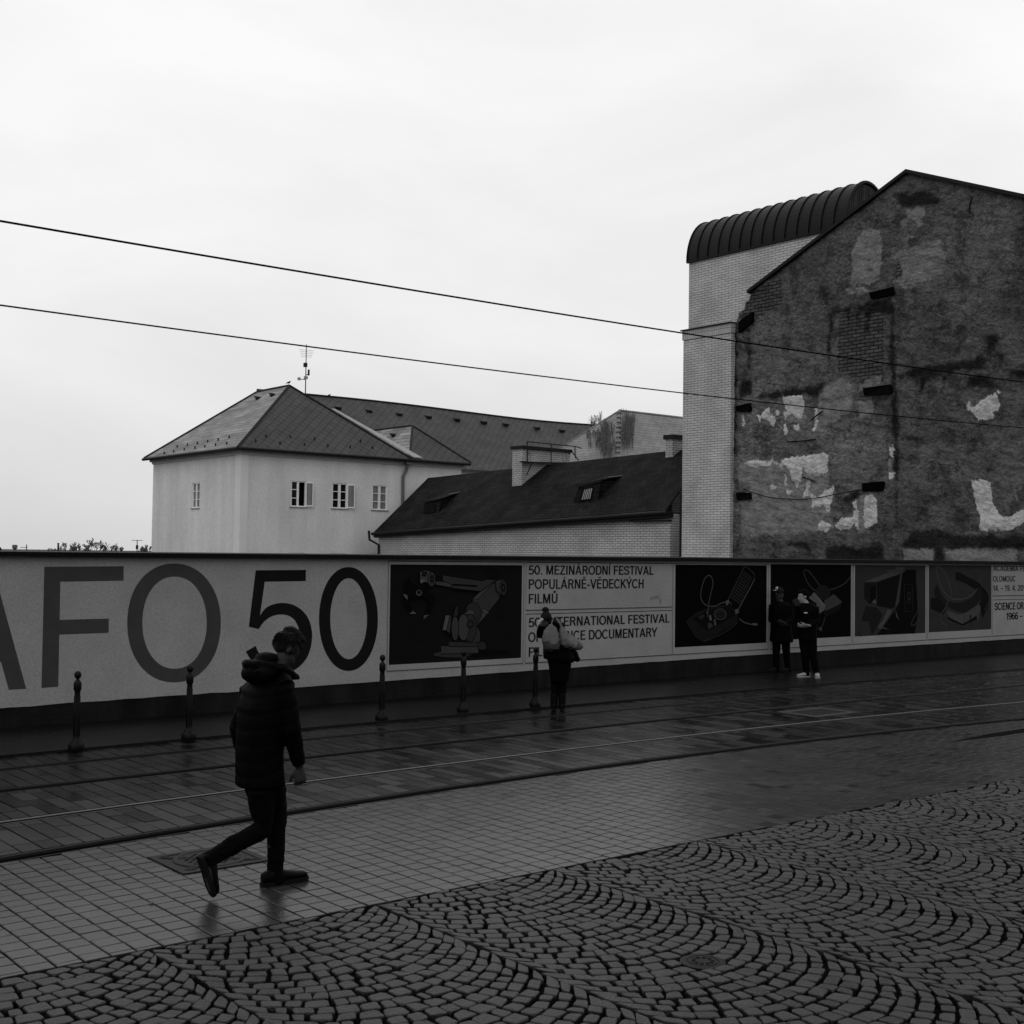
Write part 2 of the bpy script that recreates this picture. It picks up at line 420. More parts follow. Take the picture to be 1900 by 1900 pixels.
def strip(name, y0, y1, wx, lens, m, x0=X0, x1=X1, skip=None, zj=.0006, tone=(1, .1), gap=.0052, gy=.0028):
    qs = []; x = x0
    while x < x1:
        w = wx * rng.uniform(.97, 1.03); xm = x + w / 2; ya, yb = float(y0(xm)), float(y1(xm)); y = ya - rng.uniform(0, .8) * lens[0]
        sl = float(y0(xm + .5) - y0(xm - .5))
        while y < yb:
            l = rng.uniform(*lens); a, b = max(y, ya), min(y + l, yb)
            if b - a > .018 and not (skip and skip(xm, (a + b) / 2)):
                s0 = sl * w / 2 if a == ya else 0; s1 = sl * w / 2 if b == yb else 0
                qs.append(((x + gap, a + gy - s0), (x + w - gap, a + gy + s0), (x + w - gap, b - gy + s1), (x + gap, b - gy - s1)))
            y += l
        x += w
    Q = np.array(qs); Q += rng.normal(0, .0011, Q.shape)
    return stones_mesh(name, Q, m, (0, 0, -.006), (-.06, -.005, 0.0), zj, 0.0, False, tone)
MH = (3.93, 4.63, 8.40, 9.02)             # square frame of the manhole beside the walker
M2 = (15.05, 16.1, 11.3, 12.05)           # cover between the far rails
hole = lambda x, y: (MH[0] + .08 < x < MH[1] - .08 and MH[2] + .075 < y < MH[3] - .075)
drain = lambda x, y: x > 14.4 and False
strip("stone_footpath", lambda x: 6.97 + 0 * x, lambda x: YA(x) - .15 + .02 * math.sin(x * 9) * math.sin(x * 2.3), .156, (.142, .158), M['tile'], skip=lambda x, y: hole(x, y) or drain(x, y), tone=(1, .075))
hole2 = lambda x, y: (M2[0] + .09 < x < M2[1] - .09 and M2[2] + .2 < y < M2[3] - .2)
for ya, yb, cut in ((YA, YB, .085), (YB, YC, .13), (YC, YD, .10), (YD, YE, .03)):
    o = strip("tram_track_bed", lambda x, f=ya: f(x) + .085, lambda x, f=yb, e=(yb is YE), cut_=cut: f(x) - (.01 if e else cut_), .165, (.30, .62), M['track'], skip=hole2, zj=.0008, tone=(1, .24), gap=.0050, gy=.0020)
# far pavement, one low step up from the track
xs = np.arange(-12, 62.1, 1.0); mb = MB()
for a, b in zip(xs[:-1], xs[1:]):
    ya, yb = float(YE(a)), float(YE(b))
    mb.quad((a, ya, .03), (b, yb, .03), (b, 16.3, .03), (a, 16.3, .03)).quad((a, ya, -.06), (b, yb, -.06), (b, yb, .03), (a, ya, .03))
tag(mb.build("far_pavement", M['walk']), kind="structure")

# ------------------------------------------------------------------ rails, covers, drain
def rail(label, f, head, wide=0.0):
    xs = np.arange(X0, X1 + .1, .5); ys = f(xs); mb = MB()
    prof_ = [(.0, -.05), (.0, -.012), (.006, -.002), (.018, .004), (.038, .006), (.052, .003), (.057, -.004), (.057, -.05)]
    mb.loft([[(x, y + a, z) for a, z in prof_] for x, y in zip(xs, ys)], 2)
    mb.loft([[(x, y + a, z) for a, z in ((.008, .0), (.010, .0035), (.020, .0075), (.026, .0072), (.026, .0))] for x, y in zip(xs, ys)], 0)
    for (a, b, z0, z1, m) in ((-.066 - wide, -.048 - wide, -.05, -.001, 0), (-.048 - wide, .0, -.05, -.030, 1), (.059, .080, -.05, -.006, 1)):
        mb.loft([[(x, y + a, z0), (x, y + b, z0), (x, y + b, z1), (x, y + a, z1)] for x, y in zip(xs, ys)], m)
    o = mb.build("tram_rail", [head, M['grit'], M['rust']])
    base_at(o, (X0, float(ys[0]), 0)); return tag(o, label, "tram rail", "grooved rails of the two tram tracks")
rail("dull dark tram rail along the edge of the pale paving, nearest rail", YA, M['rust'], .07)
rail("shiny polished tram rail gleaming beyond the dark nearest rail", YB, M['steel'])
rail("dark grooved tram rail just beyond the gleaming polished one", YC, M['rust'], .07)
rail("thin tram rail farthest out, next to the bollard kerb", YD, M['rust'], .02)

x0, x1, y0, y1 = MH; cx, cy = (x0 + x1) / 2, (y0 + y1) / 2
t = thing("manhole_cover", (cx, cy, 0), "dark round manhole cover in a square ribbed frame by the walker's feet", "manhole cover")
mb = MB()
for (a, b, c, d) in ((x0, y0, x1, y0 + .055), (x0, y1 - .055, x1, y1), (x0, y0 + .055, x0 + .055, y1 - .055), (x1 - .055, y0 + .055, x1, y1 - .055)):
    mb.box((a, b, -.03), (c, d, .009))
for sx in (-1, 1):
    for sy in (-1, 1):
        for k in range(6):
            q = .085 + k * .030; px, py = cx + sx * (x1 - cx - q), cy + sy * (y1 - cy - q); mb.box((px - .045, py - .009, -.03), (px + .045, py + .009, .010))
mb.box((x0 + .055, y0 + .055, -.04), (x1 - .055, y1 - .055, .004)); mb.build("frame", M['iron'], t)
lid = MB().lathe([(.001, -.02), (.27, -.02), (.27, .008), (.262, .013), (.235, .013), (.225, .007), (.001, .007)], (cx, cy, 0), 40)
for i in range(-6, 7):
    for j in range(-6, 7):
        if (i + j) % 2 == 0 and i * i + j * j < 34: lid.box((cx + i * .034 - .014, cy + j * .034 - .005, 0), (cx + i * .034 + .014, cy + j * .034 + .005, .012))
lid.build("lid", M['iron'], t)
t = thing("valve_cover", (*valve, 0), "small round iron valve cover set among the cobblestones", "valve cover")
MB().lathe([(.001, -.03), (.131, -.03), (.131, -.001), (.114, .002), (.112, .002), (.095, .004), (.09, -.002), (.001, -.002)], (*valve, 0), 28).build("frame", M['iron'], t)
lid = MB().lathe([(.001, -.02), (.084, -.02), (.084, .003), (.001, .004)], (*valve, 0), 24)
for k in range(10):
    a = k * math.pi / 5; lid.box((valve[0] + .055 * math.cos(a) - .008, valve[1] + .055 * math.sin(a) - .008, 0), (valve[0] + .055 * math.cos(a) + .008, valve[1] + .055 * math.sin(a) + .008, .009))
lid.build("lid", M['iron'], t)
x0, x1, y0, y1 = M2; t = thing("track_cover", ((x0 + x1) / 2, (y0 + y1) / 2, 0), "square cover with a pale border lying between the tram rails", "manhole cover")
mb = MB()
for (a, b, c, d) in ((x0, y0, x1, y0 + .13), (x0, y1 - .13, x1, y1), (x0, y0 + .13, x0 + .13, y1 - .13), (x1 - .13, y0 + .13, x1, y1 - .13)): mb.box((a, b, -.03), (c, d, .007))
mb.build("frame", mat("pale_concrete_border", .022, .45, .3, .2, 4.0, .2, 50.0), t)
mb = MB().box((x0 + .135, y0 + .135, -.03), (x1 - .135, y1 - .135, .003))
for k in range(8): mb.box((x0 + .16 + k * .1, y0 + .15, -.01), (x0 + .20 + k * .1, y1 - .15, .006))
mb.build("lid", M['iron'], t)
mb = MB().slab([(14.45, 8.83, -.03), (15.3, 8.765, -.03), (38, 8.745, -.03), (38, 8.905, -.03), (15.3, 8.895, -.03)], (0, 0, .0335))
for x in np.arange(15.4, 38, .5): mb.box((x, 8.755, -.02), (x + .485, 8.775, .008)).box((x, 8.885, -.02), (x + .485, 8.905, .008))
tag(base_at(mb.build("drain_channel", M['grit']), (14.5, 8.83, 0)), "dark slot drain in the paving in front of the tram track", "drain")

# ------------------------------------------------------------------ bollards
prof = [(.001, 0), (.115, 0), (.118, .01), (.118, .055), (.108, .066), (.088, .070), (.084, .092), (.074, .100), (.058, .112), (.050, .14), (.047, .40), (.044, .62),
        (.044, .655), (.050, .662), (.059, .672), (.060, .735), (.056, .752), (.046, .764), (.036, .776), (.026, .784), (.026, .794)]
ball = [(.001, .792)] + [(.040 * math.cos(a), .838 + .045 * math.sin(a)) for a in np.linspace(-1.2, 1.45, 10)] + [(.001, .886)]
spots = [((141, 1390), "bollard standing under the letter F, leftmost of the row"), ((350, 1370), "bollard in front of the grey letter O"),
         ((708, 1335), "bollard just right of the black zero, beside the robot poster"), ((859, 1320), "bollard in front of the robot poster"),
         ((993, 1310), "bollard right beside the person carrying bags")]
root = None
for (u, v), lab in spots:
    p = G(u, v, .03)
    if root is None:
        root = thing("bollard", (0, 0, 0), "", "bollard", "black iron bollards along the tram track")
        pb = MB(); pb.lathe([(r_ * (.73 if z_ > .12 else .74), z_) for r_, z_ in prof], (0, 0, 0), 20)
        for k in range(10):
            a = k * math.pi / 5; pb.tube([(.0345 * math.cos(a), .0345 * math.sin(a), .15), (.032 * math.cos(a), .032 * math.sin(a), .60)], .005, 6)
        pb.build("post", M['bollard'], root, smooth=True); MB().lathe(ball, (0, 0, 0), 16).build("ball_finial", M['bollard'], root, smooth=True); o = root
    else:
        o = root.copy(); COL.objects.link(o)
        for ch in root.children:
            c = ch.copy(); COL.objects.link(c); c.parent = o
    o.location = Vector([float(c) for c in p]); o['label'] = "black iron " + lab
# ------------------------------------------------------------------ contact wires
def wire(label, y, pts):
    c = np.polyfit([p[0] for p in pts], [p[1] for p in pts], 2); P = []
    for x in np.arange(-30, 70.1, 1.0):
        xc_ = np.clip(x, -2, 26); z = np.polyval(c, xc_) + (x - xc_) * np.polyval(np.polyder(c), xc_); P.append((x, y, z))
    o = MB().tube(P, .0092, 6).build("overhead_wire", M['wire'], smooth=True); base_at(o, (-30, y, P[0][2]))
    tag(o, label, "overhead wire", "tram wires strung across the sky")
wire("upper overhead tram wire, strung higher across the sky", 10.0, [(p[0], p[2]) for p in (PY(0, 411, 10), PY(640, 516, 10), PY(1280, 621, 10), PY(1900, 709, 10))])
wire("lower overhead tram wire, passing over the antenna", 13.0, [(p[0], p[2]) for p in (PY(0, 566, 13), PY(570, 643, 13), PY(1240, 726, 13), PY(1900, 794, 13))])

# ------------------------------------------------------------------ hoarding wall with its print
YW = 16.34
wall = thing("hoarding_wall", (5, YW, 0), "long low wall printed pale, with big letters and a black metal cap", "wall")
xs = np.arange(-12, 62.1, .25); zb = np.clip(.275 + .0062 * (xs - 5), .26, .36); zt = np.interp(xs, [-12, 5, 18, 62], [2.19, 2.19, 2.225, 2.235])
mb = MB()
rag = zb + np.where((xs > 5.6) & (xs < 8.2), np.abs(rng.normal(0, .012, len(xs))), np.abs(rng.normal(0, .004, len(xs))))
for i in range(len(xs) - 1):
    mb.quad((xs[i], YW, rag[i]), (xs[i + 1], YW, rag[i + 1]), (xs[i + 1], YW, zt[i + 1]), (xs[i], YW, zt[i]))
    mb.quad((xs[i], YW, rag[i]), (xs[i], YW + .02, rag[i]), (xs[i + 1], YW + .02, rag[i + 1]), (xs[i + 1], YW, rag[i + 1]))
mb.build("printed_skin", M['plaster'], wall)
MB().box((-12, YW + .012, .0), (62, YW + .26, 2.18)).build("core", M['plinth'], wall)
cp = MB()
for i in range(0, len(xs) - 12, 12):
    a, b = i, i + 12
    cp.hexa([(xs[a] + .004, YW - .10, zt[a]), (xs[b] - .004, YW - .10, zt[b]), (xs[b] - .004, YW + .34, zt[b]), (xs[a] + .004, YW + .34, zt[a])],
            [(xs[a] + .004, YW - .10, zt[a] + .062), (xs[b] - .004, YW - .10, zt[b] + .062), (xs[b] - .004, YW + .34, zt[b] + .075), (xs[a] + .004, YW + .34, zt[a] + .075)])
cp.build("cap", M['cope'], wall)
# flat print laid on the skin, each layer a hair proud of the one below
def WP(u, v, y=YW): p = PY(u, v, y); return p[0], p[2]
class Art:
    def __init__(s, y): s.y, s.it, s.sh = y, MB(), []
    def _m(s, shade):
        if shade not in s.sh: s.sh.append(shade)
        return s.sh.index(shade)
    def fill(s, pts, shade):
        s.y -= .0005; s.it.poly([(x, s.y, z) for x, z in pts], s._m(shade)); return s
    def line(s, pts, w, shade, closed=False):
        s.y -= .0005; P = [np.array(p, float) for p in pts]; n = len(P); k = s._m(shade); L = []
        for i in range(n):
            a = P[i - 1] if (i or closed) else P[i]; b = P[(i + 1) % n] if (i < n - 1 or closed) else P[i]
            d = b - a; d /= np.linalg.norm(d) + 1e-9; nrm = np.array([-d[1], d[0]]) * w / 2; L.append((P[i] + nrm, P[i] - nrm))
        for i in range(n if closed else n - 1):
            (a, b), (c, d) = L[i], L[(i + 1) % n]; s.it.quad((a[0], s.y, a[1]), (b[0], s.y, b[1]), (d[0], s.y, d[1]), (c[0], s.y, c[1]), k)
        return s
    def ring(s, outer, inner, shade):
        s.y -= .0005; k = s._m(shade); n = len(outer)
        for i in range(n):
            j = (i + 1) % n; s.it.quad(*[(p[0], s.y, p[1]) for p in (outer[i], outer[j], inner[j], inner[i])], k)
        return s
    def done(s, name, parent): return s.it.build(name, [ink(v) for v in s.sh], parent)
def curve(pts, n=8, closed=False):        # Catmull-Rom through the points
    P = [np.array(p, float) for p in pts]; m = len(P); out = []
    for i in range(m if closed else m - 1):
        p0, p1, p2, p3 = (P[(i - 1) % m], P[i], P[(i + 1) % m], P[(i + 2) % m]) if closed else (P[max(i - 1, 0)], P[i], P[i + 1], P[min(i + 2, m - 1)])
        for t in np.arange(n) / n: out.append(.5 * (2 * p1 + (p2 - p0) * t + (2 * p0 - 5 * p1 + 4 * p2 - p3) * t * t + (3 * p1 - p0 - 3 * p2 + p3) * t ** 3))
    if not closed: out.append(P[-1])
    return [tuple(p) for p in out]
def sup(l, r, t, b, e=2.0, n=72):         # rounded outline between four image extents
    cx, cy, ax, ay = (l + r) / 2, (t + b) / 2, (r - l) / 2, (b - t) / 2; o = []
    for k in range(n):
        a = 2 * math.pi * k / n; c, s = math.cos(a), math.sin(a); o.append((cx + ax * math.copysign(abs(c) ** (2 / e), c), cy + ay * math.copysign(abs(s) ** (2 / e), s)))
    return o
zL = lambda pts: [WP(x / 2.639, 1010 + y / 2.639) for x, y in pts]
GR, BK = .047, .009
a_ = zL([(0, 240), (128, 710), (43, 714), (0, 568)])
def letter(name, shade, fn):
    A = Art(YW - .001); fn(A, shade); return A.done(name, wall)
f_ = zL([(217, 110), (605, 107), (605, 178), (295, 183), (292, 370), (532, 363), (532, 433), (290, 442), (285, 697), (203, 703)])
zt_, zb_ = f_[0][1], f_[-1][1]
r0, r1 = np.array(a_[0]), np.array(a_[1]); sl = (r1[0] - r0[0]) / (r1[1] - r0[1]); xtop = r0[0] + sl * (zt_ - r0[1]); w = a_[1][0] - a_[2][0]; xb = a_[1][0]; xm = xtop - w * .55
z1_ = zb_ + .36; z2_ = z1_ + .16
edge = lambda z: xtop + sl * (z - zt_)
letter("lettering", GR, lambda A, s: A.fill([(xtop, zt_), (xb, zb_), (xb - w, zb_), (edge(zt_ - .25) - w * 1.02, zt_ - .25), (2 * xm - edge(zt_ - .25) + w * 1.02, zt_ - .25), (2 * xm - xb + w, zb_), (2 * xm - xb, zb_), (2 * xm - xtop, zt_)], s)
       .fill([(edge(z2_) - w * .9, z2_), (edge(z1_) - w * .9, z1_), (2 * xm - edge(z1_) + w * .9, z1_), (2 * xm - edge(z2_) + w * .9, z2_)], s))
letter("lettering", GR, lambda A, s: A.fill(f_, s))
letter("lettering", GR, lambda A, s: A.ring(zL(sup(623, 1081, 94, 676, 2.12)), zL(sup(697, 1012, 158, 609, 2.12)), s))
five = [(1252, 127), (1498, 125), (1497, 180), (1296, 183), (1273, 348)] + curve([(1273, 348), (1300, 313), (1340, 293), (1390, 287), (1440, 298), (1484, 328), (1512, 368), (1525, 412), (1528, 455), (1520, 510), (1498, 562), (1455, 607), (1400, 630), (1340, 632), (1280, 612), (1235, 574), (1203, 525)], 4)[1:] \
    + [(1252, 497)] + curve([(1252, 497), (1268, 532), (1300, 562), (1340, 576), (1385, 574), (1425, 553), (1455, 512), (1467, 460), (1462, 410), (1440, 368), (1405, 347), (1365, 344), (1325, 355), (1292, 380), (1266, 415)], 4)[1:] + [(1218, 403)]
letter("lettering", BK, lambda A, s: A.fill(zL(five), s))
letter("lettering", BK, lambda A, s: A.ring(zL(sup(1562, 1850, 111, 620, 2.05)), zL(sup(1617, 1797, 166, 562, 2.0)), s))
SW_ = .145                                # stroke weight of the capitals, cap height 1
def arcp(cx, cy, rx, ry, a0, a1, n=12): return [(cx + rx * math.cos(math.radians(a0 + (a1 - a0) * k / n)), cy + ry * math.sin(math.radians(a0 + (a1 - a0) * k / n))) for k in range(n + 1)]
h_ = SW_ / 2
def bowl(x0, x1, y0, y1): return [(x0, y1 - h_), (x1 - .22, y1 - h_)] + arcp(x1 - .24, (y0 + y1) / 2, .24 - h_, (y1 - y0) / 2 - h_, 90, -90) + [(x0, y0 + h_)]
O_ = lambda w: arcp(w / 2, .5, w / 2 - h_, .5 - h_ + .012, 0, 360, 28)
S_ = [(.58, .70)] + arcp(.33, .735, .25, .19, 10, 200, 10) + [(.16, .60), (.33, .53), (.5, .45)] + arcp(.33, .265, .26, .19, 35, -175, 10)
GL = {'A': (.72, [[(.08, 0), (.36, 1)], [(.64, 0), (.36, 1)], [(.17, .30), (.55, .30)]]), 'C': (.70, [arcp(.37, .5, .30, .44, 42, 318, 22)]), 'D': (.70, [[(.13, 0), (.13, 1)], bowl(.13, .69, 0, 1)]),
      'E': (.60, [[(.13, 0), (.13, 1)], [(.13, 1 - h_), (.57, 1 - h_)], [(.13, .52), (.53, .52)], [(.13, h_), (.58, h_)]]), 'F': (.56, [[(.13, 0), (.13, 1)], [(.13, 1 - h_), (.55, 1 - h_)], [(.13, .50), (.50, .50)]]),
      'H': (.70, [[(.13, 0), (.13, 1)], [(.58, 0), (.58, 1)], [(.13, .52), (.58, .52)]]), 'I': (.26, [[(.13, 0), (.13, 1)]]), 'K': (.66, [[(.13, 0), (.13, 1)], [(.17, .38), (.58, 1)], [(.30, .58), (.61, 0)]]), 'L': (.53, [[(.13, 0), (.13, 1)], [(.13, h_), (.52, h_)]]),
      'M': (.84, [[(.13, 0), (.13, 1)], [(.71, 0), (.71, 1)], [(.16, 1), (.42, .02)], [(.68, 1), (.42, .02)]]), 'N': (.72, [[(.13, 0), (.13, 1)], [(.59, 0), (.59, 1)], [(.16, 1), (.56, 0)]]), 'O': (.76, [O_(.76)]), 'P': (.64, [[(.13, 0), (.13, 1)], bowl(.13, .63, .42, 1)]),
      'R': (.68, [[(.13, 0), (.13, 1)], bowl(.13, .63, .44, 1), [(.42, .48), (.60, 0)]]), 'S': (.66, [S_]), 'T': (.60, [[(.30, 0), (.30, 1)], [(.02, 1 - h_), (.58, 1 - h_)]]), 'U': (.70, [[(.13, 1), (.13, .32)] + arcp(.355, .30, .225, .24, 180, 360, 12) + [(.58, 1)]]),
      'V': (.66, [[(.06, 1), (.33, 0)], [(.60, 1), (.33, 0)]]), 'Y': (.66, [[(.05, 1), (.33, .42)], [(.61, 1), (.33, .42)], [(.33, 0), (.33, .44)]]), 'Z': (.61, [[(.05, 1 - h_), (.57, 1 - h_)], [(.09, .05), (.50, .95)], [(.04, h_), (.58, h_)]]),
      '5': (.60, [[(.18, 1 - h_), (.53, 1 - h_)], [(.14, .44), (.19, .95)], arcp(.30, .325, .24, .26, 150, -150, 16)]), '0': (.60, [arcp(.30, .5, .225, .44, 0, 360, 26)]), '1': (.42, [[(.27, 0), (.27, 1)], [(.06, .74), (.26, .92)]]), '2': (.60, [arcp(.30, .70, .22, .235, 170, -40, 12) + [(.07, .10)], [(.05, h_), (.55, h_)]]),
      '4': (.60, [[(.42, 0), (.42, 1)], [(.06, .32), (.40, .97)], [(.03, .27), (.57, .27)]]), '6': (.60, [arcp(.30, .32, .225, .26, 0, 360, 20), [(.085, .36)] + arcp(.33, .62, .245, .32, 170, 50, 8)]), '9': (.60, [arcp(.30, .68, .225, .26, 0, 360, 20), [(.515, .64)] + arcp(.27, .38, .245, .32, -10, -130, 8)]),
      '.': (.26, [[(.13, 0), (.13, .15)]]), '-': (.38, [[(.05, .36), (.33, .36)]]), '–': (.56, [[(.04, .40), (.52, .40)]]), ' ': (.27, [])}
ACC = {'Á': ('A', [[(.36, 1.08), (.46, 1.26)]]), 'Í': ('I', [[(.13, 1.08), (.23, 1.26)]]), 'Ý': ('Y', [[(.33, 1.08), (.43, 1.26)]]), 'Ě': ('E', [[(.22, 1.26), (.34, 1.10)], [(.46, 1.26), (.34, 1.10)]]), 'Ů': ('U', [arcp(.355, 1.18, .075, .075, 0, 360, 14)])}
def text_line(parent, txt, x0, x1, z0, cap, shade, y, bold=0.0):
    wt = 0; lay = []
    for ch in txt:
        base, extra = ACC.get(ch, (ch, [])); w, st = GL[base]; lay.append((wt, st, extra)); wt += w + .02
    sx = (x1 - x0) / (wt - .02 - (.06 if txt[0] != 'A' else 0)); ox = -.06 if txt[0] != 'A' else 0; A = Art(y); hw = h_ * (1 + bold * 12)
    T = lambda q, dx: (x0 + (q[0] + dx + ox) * sx, z0 + q[1] * cap)
    for dx, st, ex in lay:
        for pl in list(st) + list(ex):
            A.y += .0004; thin = hw if pl in st else hw * .7
            if len(pl) == 2:
                (ax, ay), (bx, by) = pl; ax, bx = ax + dx, bx + dx
                if abs(ay - by) < .02: q = [(ax, ay - thin * .92), (bx, by - thin * .92), (bx, by + thin * .92), (ax, ay + thin * .92)]
                else:
                    t_ = thin * math.hypot(ax - bx, ay - by) / abs(ay - by); q = [(ax - t_, ay), (ax + t_, ay), (bx + t_, by), (bx - t_, by)]
                A.fill([T(p, 0) for p in q], shade)
            else:
                P = [np.array(p) + [dx, 0] for p in pl]; cl_ = np.linalg.norm(P[0] - P[-1]) < 1e-3; P = P[:-1] if cl_ else P; n = len(P); L = []
                for i in range(n):
                    a = P[i - 1] if (i or cl_) else P[i]; b = P[(i + 1) % n] if (i < n - 1 or cl_) else P[i]; d = b - a; d /= np.linalg.norm(d) + 1e-9; L.append((P[i] + thin * np.array([-d[1], d[0]]), P[i] - thin * np.array([-d[1], d[0]])))
                A.y -= .0005; k = A._m(shade)
                for i in range(n if cl_ else n - 1):
                    q = [T(p, 0) for p in (L[i][0], L[(i + 1) % n][0], L[(i + 1) % n][1], L[i][1])]; A.it.quad(*[(p[0], A.y, p[1]) for p in q], k)
    return A.done("lettering", parent)
YP = YW - .006                            # face of the poster sheets
def poster(label, x0, x1, z0, z1, cat="poster", lines=None):
    t = thing("poster", ((x0 + x1) / 2, YP, z0), label, cat, "printed panels along the hoarding wall")
    MB().box((x0, YP, z0), (x1, YW - .001, z1)).build("sheet", M['plaster'], t)
    A = Art(YP); m = .012
    for (a, b, c, d) in (lines or [(x0 + .01, x1 - .01, z0 + .01, z1 - .01)]): A.line([(a, c), (b, c), (b, d), (a, d)], .014, .02, True)
    A.done("border_line", t); return t
k5 = lambda x, y: WP(700 + x / 3.393, 1020 + y / 3.393, YP)
k6 = lambda x, y: WP(1230 + x / 2.836, 1020 + y / 2.836, YP)
kr = lambda pts: [WP(720 + x / 7.308, 1030 + y / 7.308, YP) for x, y in pts]
kc = lambda pts: [WP(1230 + x / 7.037, 1030 + y / 7.037, YP) for x, y in pts]
km = lambda pts: [WP(1360 + x / 7.917, 1060 + y / 7.917, YP) for x, y in pts]
kd = lambda pts: [WP(1550 + x / 5.4286, 1030 + y / 5.4286, YP) for x, y in pts]
def rect(c): return min(p[0] for p in c), max(p[0] for p in c), min(p[1] for p in c), max(p[1] for p in c)
def box4(a, b, c, d): return [(a, c), (b, c), (b, d), (a, d)]
ZT, ZB = 2.185, .455
# robot-arm poster
xa, xb_ = k5(63, 400)[0], k5(923, 400)[0]
t = poster("poster of an industrial robot arm on a dark ground", xa, xb_, ZB, ZT)
pa, pb_ = k5(78, 400)[0], k5(908, 400)[0]
A = Art(YP - .001); A.fill(box4(pa, pb_, k5(78, 727)[1] + .005, k5(78, 92)[1]), .0075)
LN = .0015
def shape(pts, s, w=.010): s = s * 1.5 if s > .01 else s; A.fill(kr(pts), s); A.line(kr(pts), w, LN, True)
shape([(620, 1330), (720, 1300), (1250, 1290), (1330, 1330), (1200, 1390), (800, 1390), (620, 1370)], .020)
A.fill(kr([(1050, 1380), (1250, 1290), (1500, 1280), (1680, 1310), (1550, 1350), (1200, 1385)]), .004)
shape([(720, 1230), (1220, 1230), (1220, 1330), (720, 1340)], .026)
shape([(820, 1170), (1220, 1180), (1220, 1240), (820, 1240)], .018)
shape([(1040, 1000), (1120, 960), (1210, 970), (1250, 1050), (1240, 1180), (1060, 1190)], .020)
shape(curve([(1210, 1190), (1290, 1170), (1330, 1220), (1310, 1280), (1230, 1280)], 4), .016)
shape([(1140, 620), (1320, 430), (1450, 340), (1560, 420), (1500, 600), (1200, 960), (1040, 820)], .022)
shape([(1130, 610), (1380, 350), (1450, 350), (1210, 600)], .034)
shape([(1250, 760), (1340, 800), (1220, 930)], .034)
shape([(1290, 720), (1370, 780), (1320, 800), (1270, 760)], .040)
shape([(1340, 690), (1370, 650), (1360, 700)], .036)
shape(curve([(1050, 720), (1100, 650), (1180, 640), (1230, 700), (1260, 800), (1200, 920), (1080, 800)], 4, True), .016)
shape([(1020, 800), (1110, 730), (1160, 760), (1160, 810)], .034)
shape(sup(1020, 1190, 800, 1170, 2), .017); shape(sup(940, 1090, 800, 1160, 2), .028); shape(sup(1060, 1150, 880, 990, 2), .012); shape(sup(1090, 1130, 910, 960, 2), .024)
shape(sup(850, 950, 820, 1160, 2), .024); shape([(780, 820), (850, 820), (830, 1060), (775, 1020)], .022); shape([(770, 815), (825, 815), (780, 1020), (725, 1015)], .050)
A.fill(kr([(725, 1030), (780, 1030), (840, 1080), (845, 1120)]), .003)
shape(curve([(870, 830), (900, 720), (930, 680), (940, 760), (930, 830)], 4), .014)
shape([(630, 350), (840, 370), (840, 440), (630, 400)], .028); shape([(720, 270), (1260, 350), (1330, 330), (1460, 330), (1240, 490), (860, 450), (840, 390), (730, 350)], .021)
A.line(kr([(860, 400), (1200, 420)]), .03, LN); A.line(kr([(870, 470), (1220, 500)]), .014, LN); A.line(kr([(740, 300), (1240, 370)]), .012, .032)
shape([(630, 290), (730, 290), (730, 350), (630, 350)], .005)
shape([(1440, 350), (1520, 330), (1560, 330), (1520, 540), (1460, 480)], .024); shape(sup(1500, 1600, 340, 550, 2), .015); shape(sup(1525, 1570, 390, 490, 2), .007); shape(sup(1535, 1560, 410, 470, 2), .024)
for r in ((1340, 1480, 165, 330), (1360, 1470, 180, 310)): A.line(kr(sup(*r)), .010, .006, True)
A.line(kr(curve([(1500, 600), (1480, 690), (1560, 780), (1540, 820), (1430, 810)], 5)), .010, .006)
shape([(415, 230), (480, 205), (600, 225), (600, 420), (500, 370), (420, 380)], .036); shape([(450, 225), (515, 225), (500, 290), (440, 285)], .008); shape([(412, 325), (510, 325), (490, 355), (425, 390)], .060)
shape(sup(520, 625, 225, 425, 2), .022); shape(sup(555, 600, 270, 370, 2), .007); shape(sup(565, 588, 295, 350, 2), .026)
for P_ in ([(205, 340), (260, 300), (310, 380), (420, 440), (500, 400), (560, 430), (480, 520), (600, 520), (615, 620), (540, 790), (490, 790), (545, 640), (480, 570), (380, 570), (270, 610), (310, 760), (260, 740), (190, 640), (240, 560), (210, 480)],): A.fill(kr(P_), .003)
A.fill(kr([(185, 525), (240, 540), (250, 605), (210, 575)]), .075); A.fill(kr([(270, 795), (320, 755), (365, 795)]), .075); A.fill(kr([(460, 870), (470, 815), (540, 805)]), .060); A.fill(kr(sup(360, 440, 470, 550)), .060); A.fill(kr(sup(375, 425, 480, 530)), .006)
A.done("picture", t)
text_line(t, "INDUSTRIAL ROBOT", *[k5(q, 715)[0] for q in (450, 575)], k5(450, 733)[1], .035, .03, YP - .004) if False else None
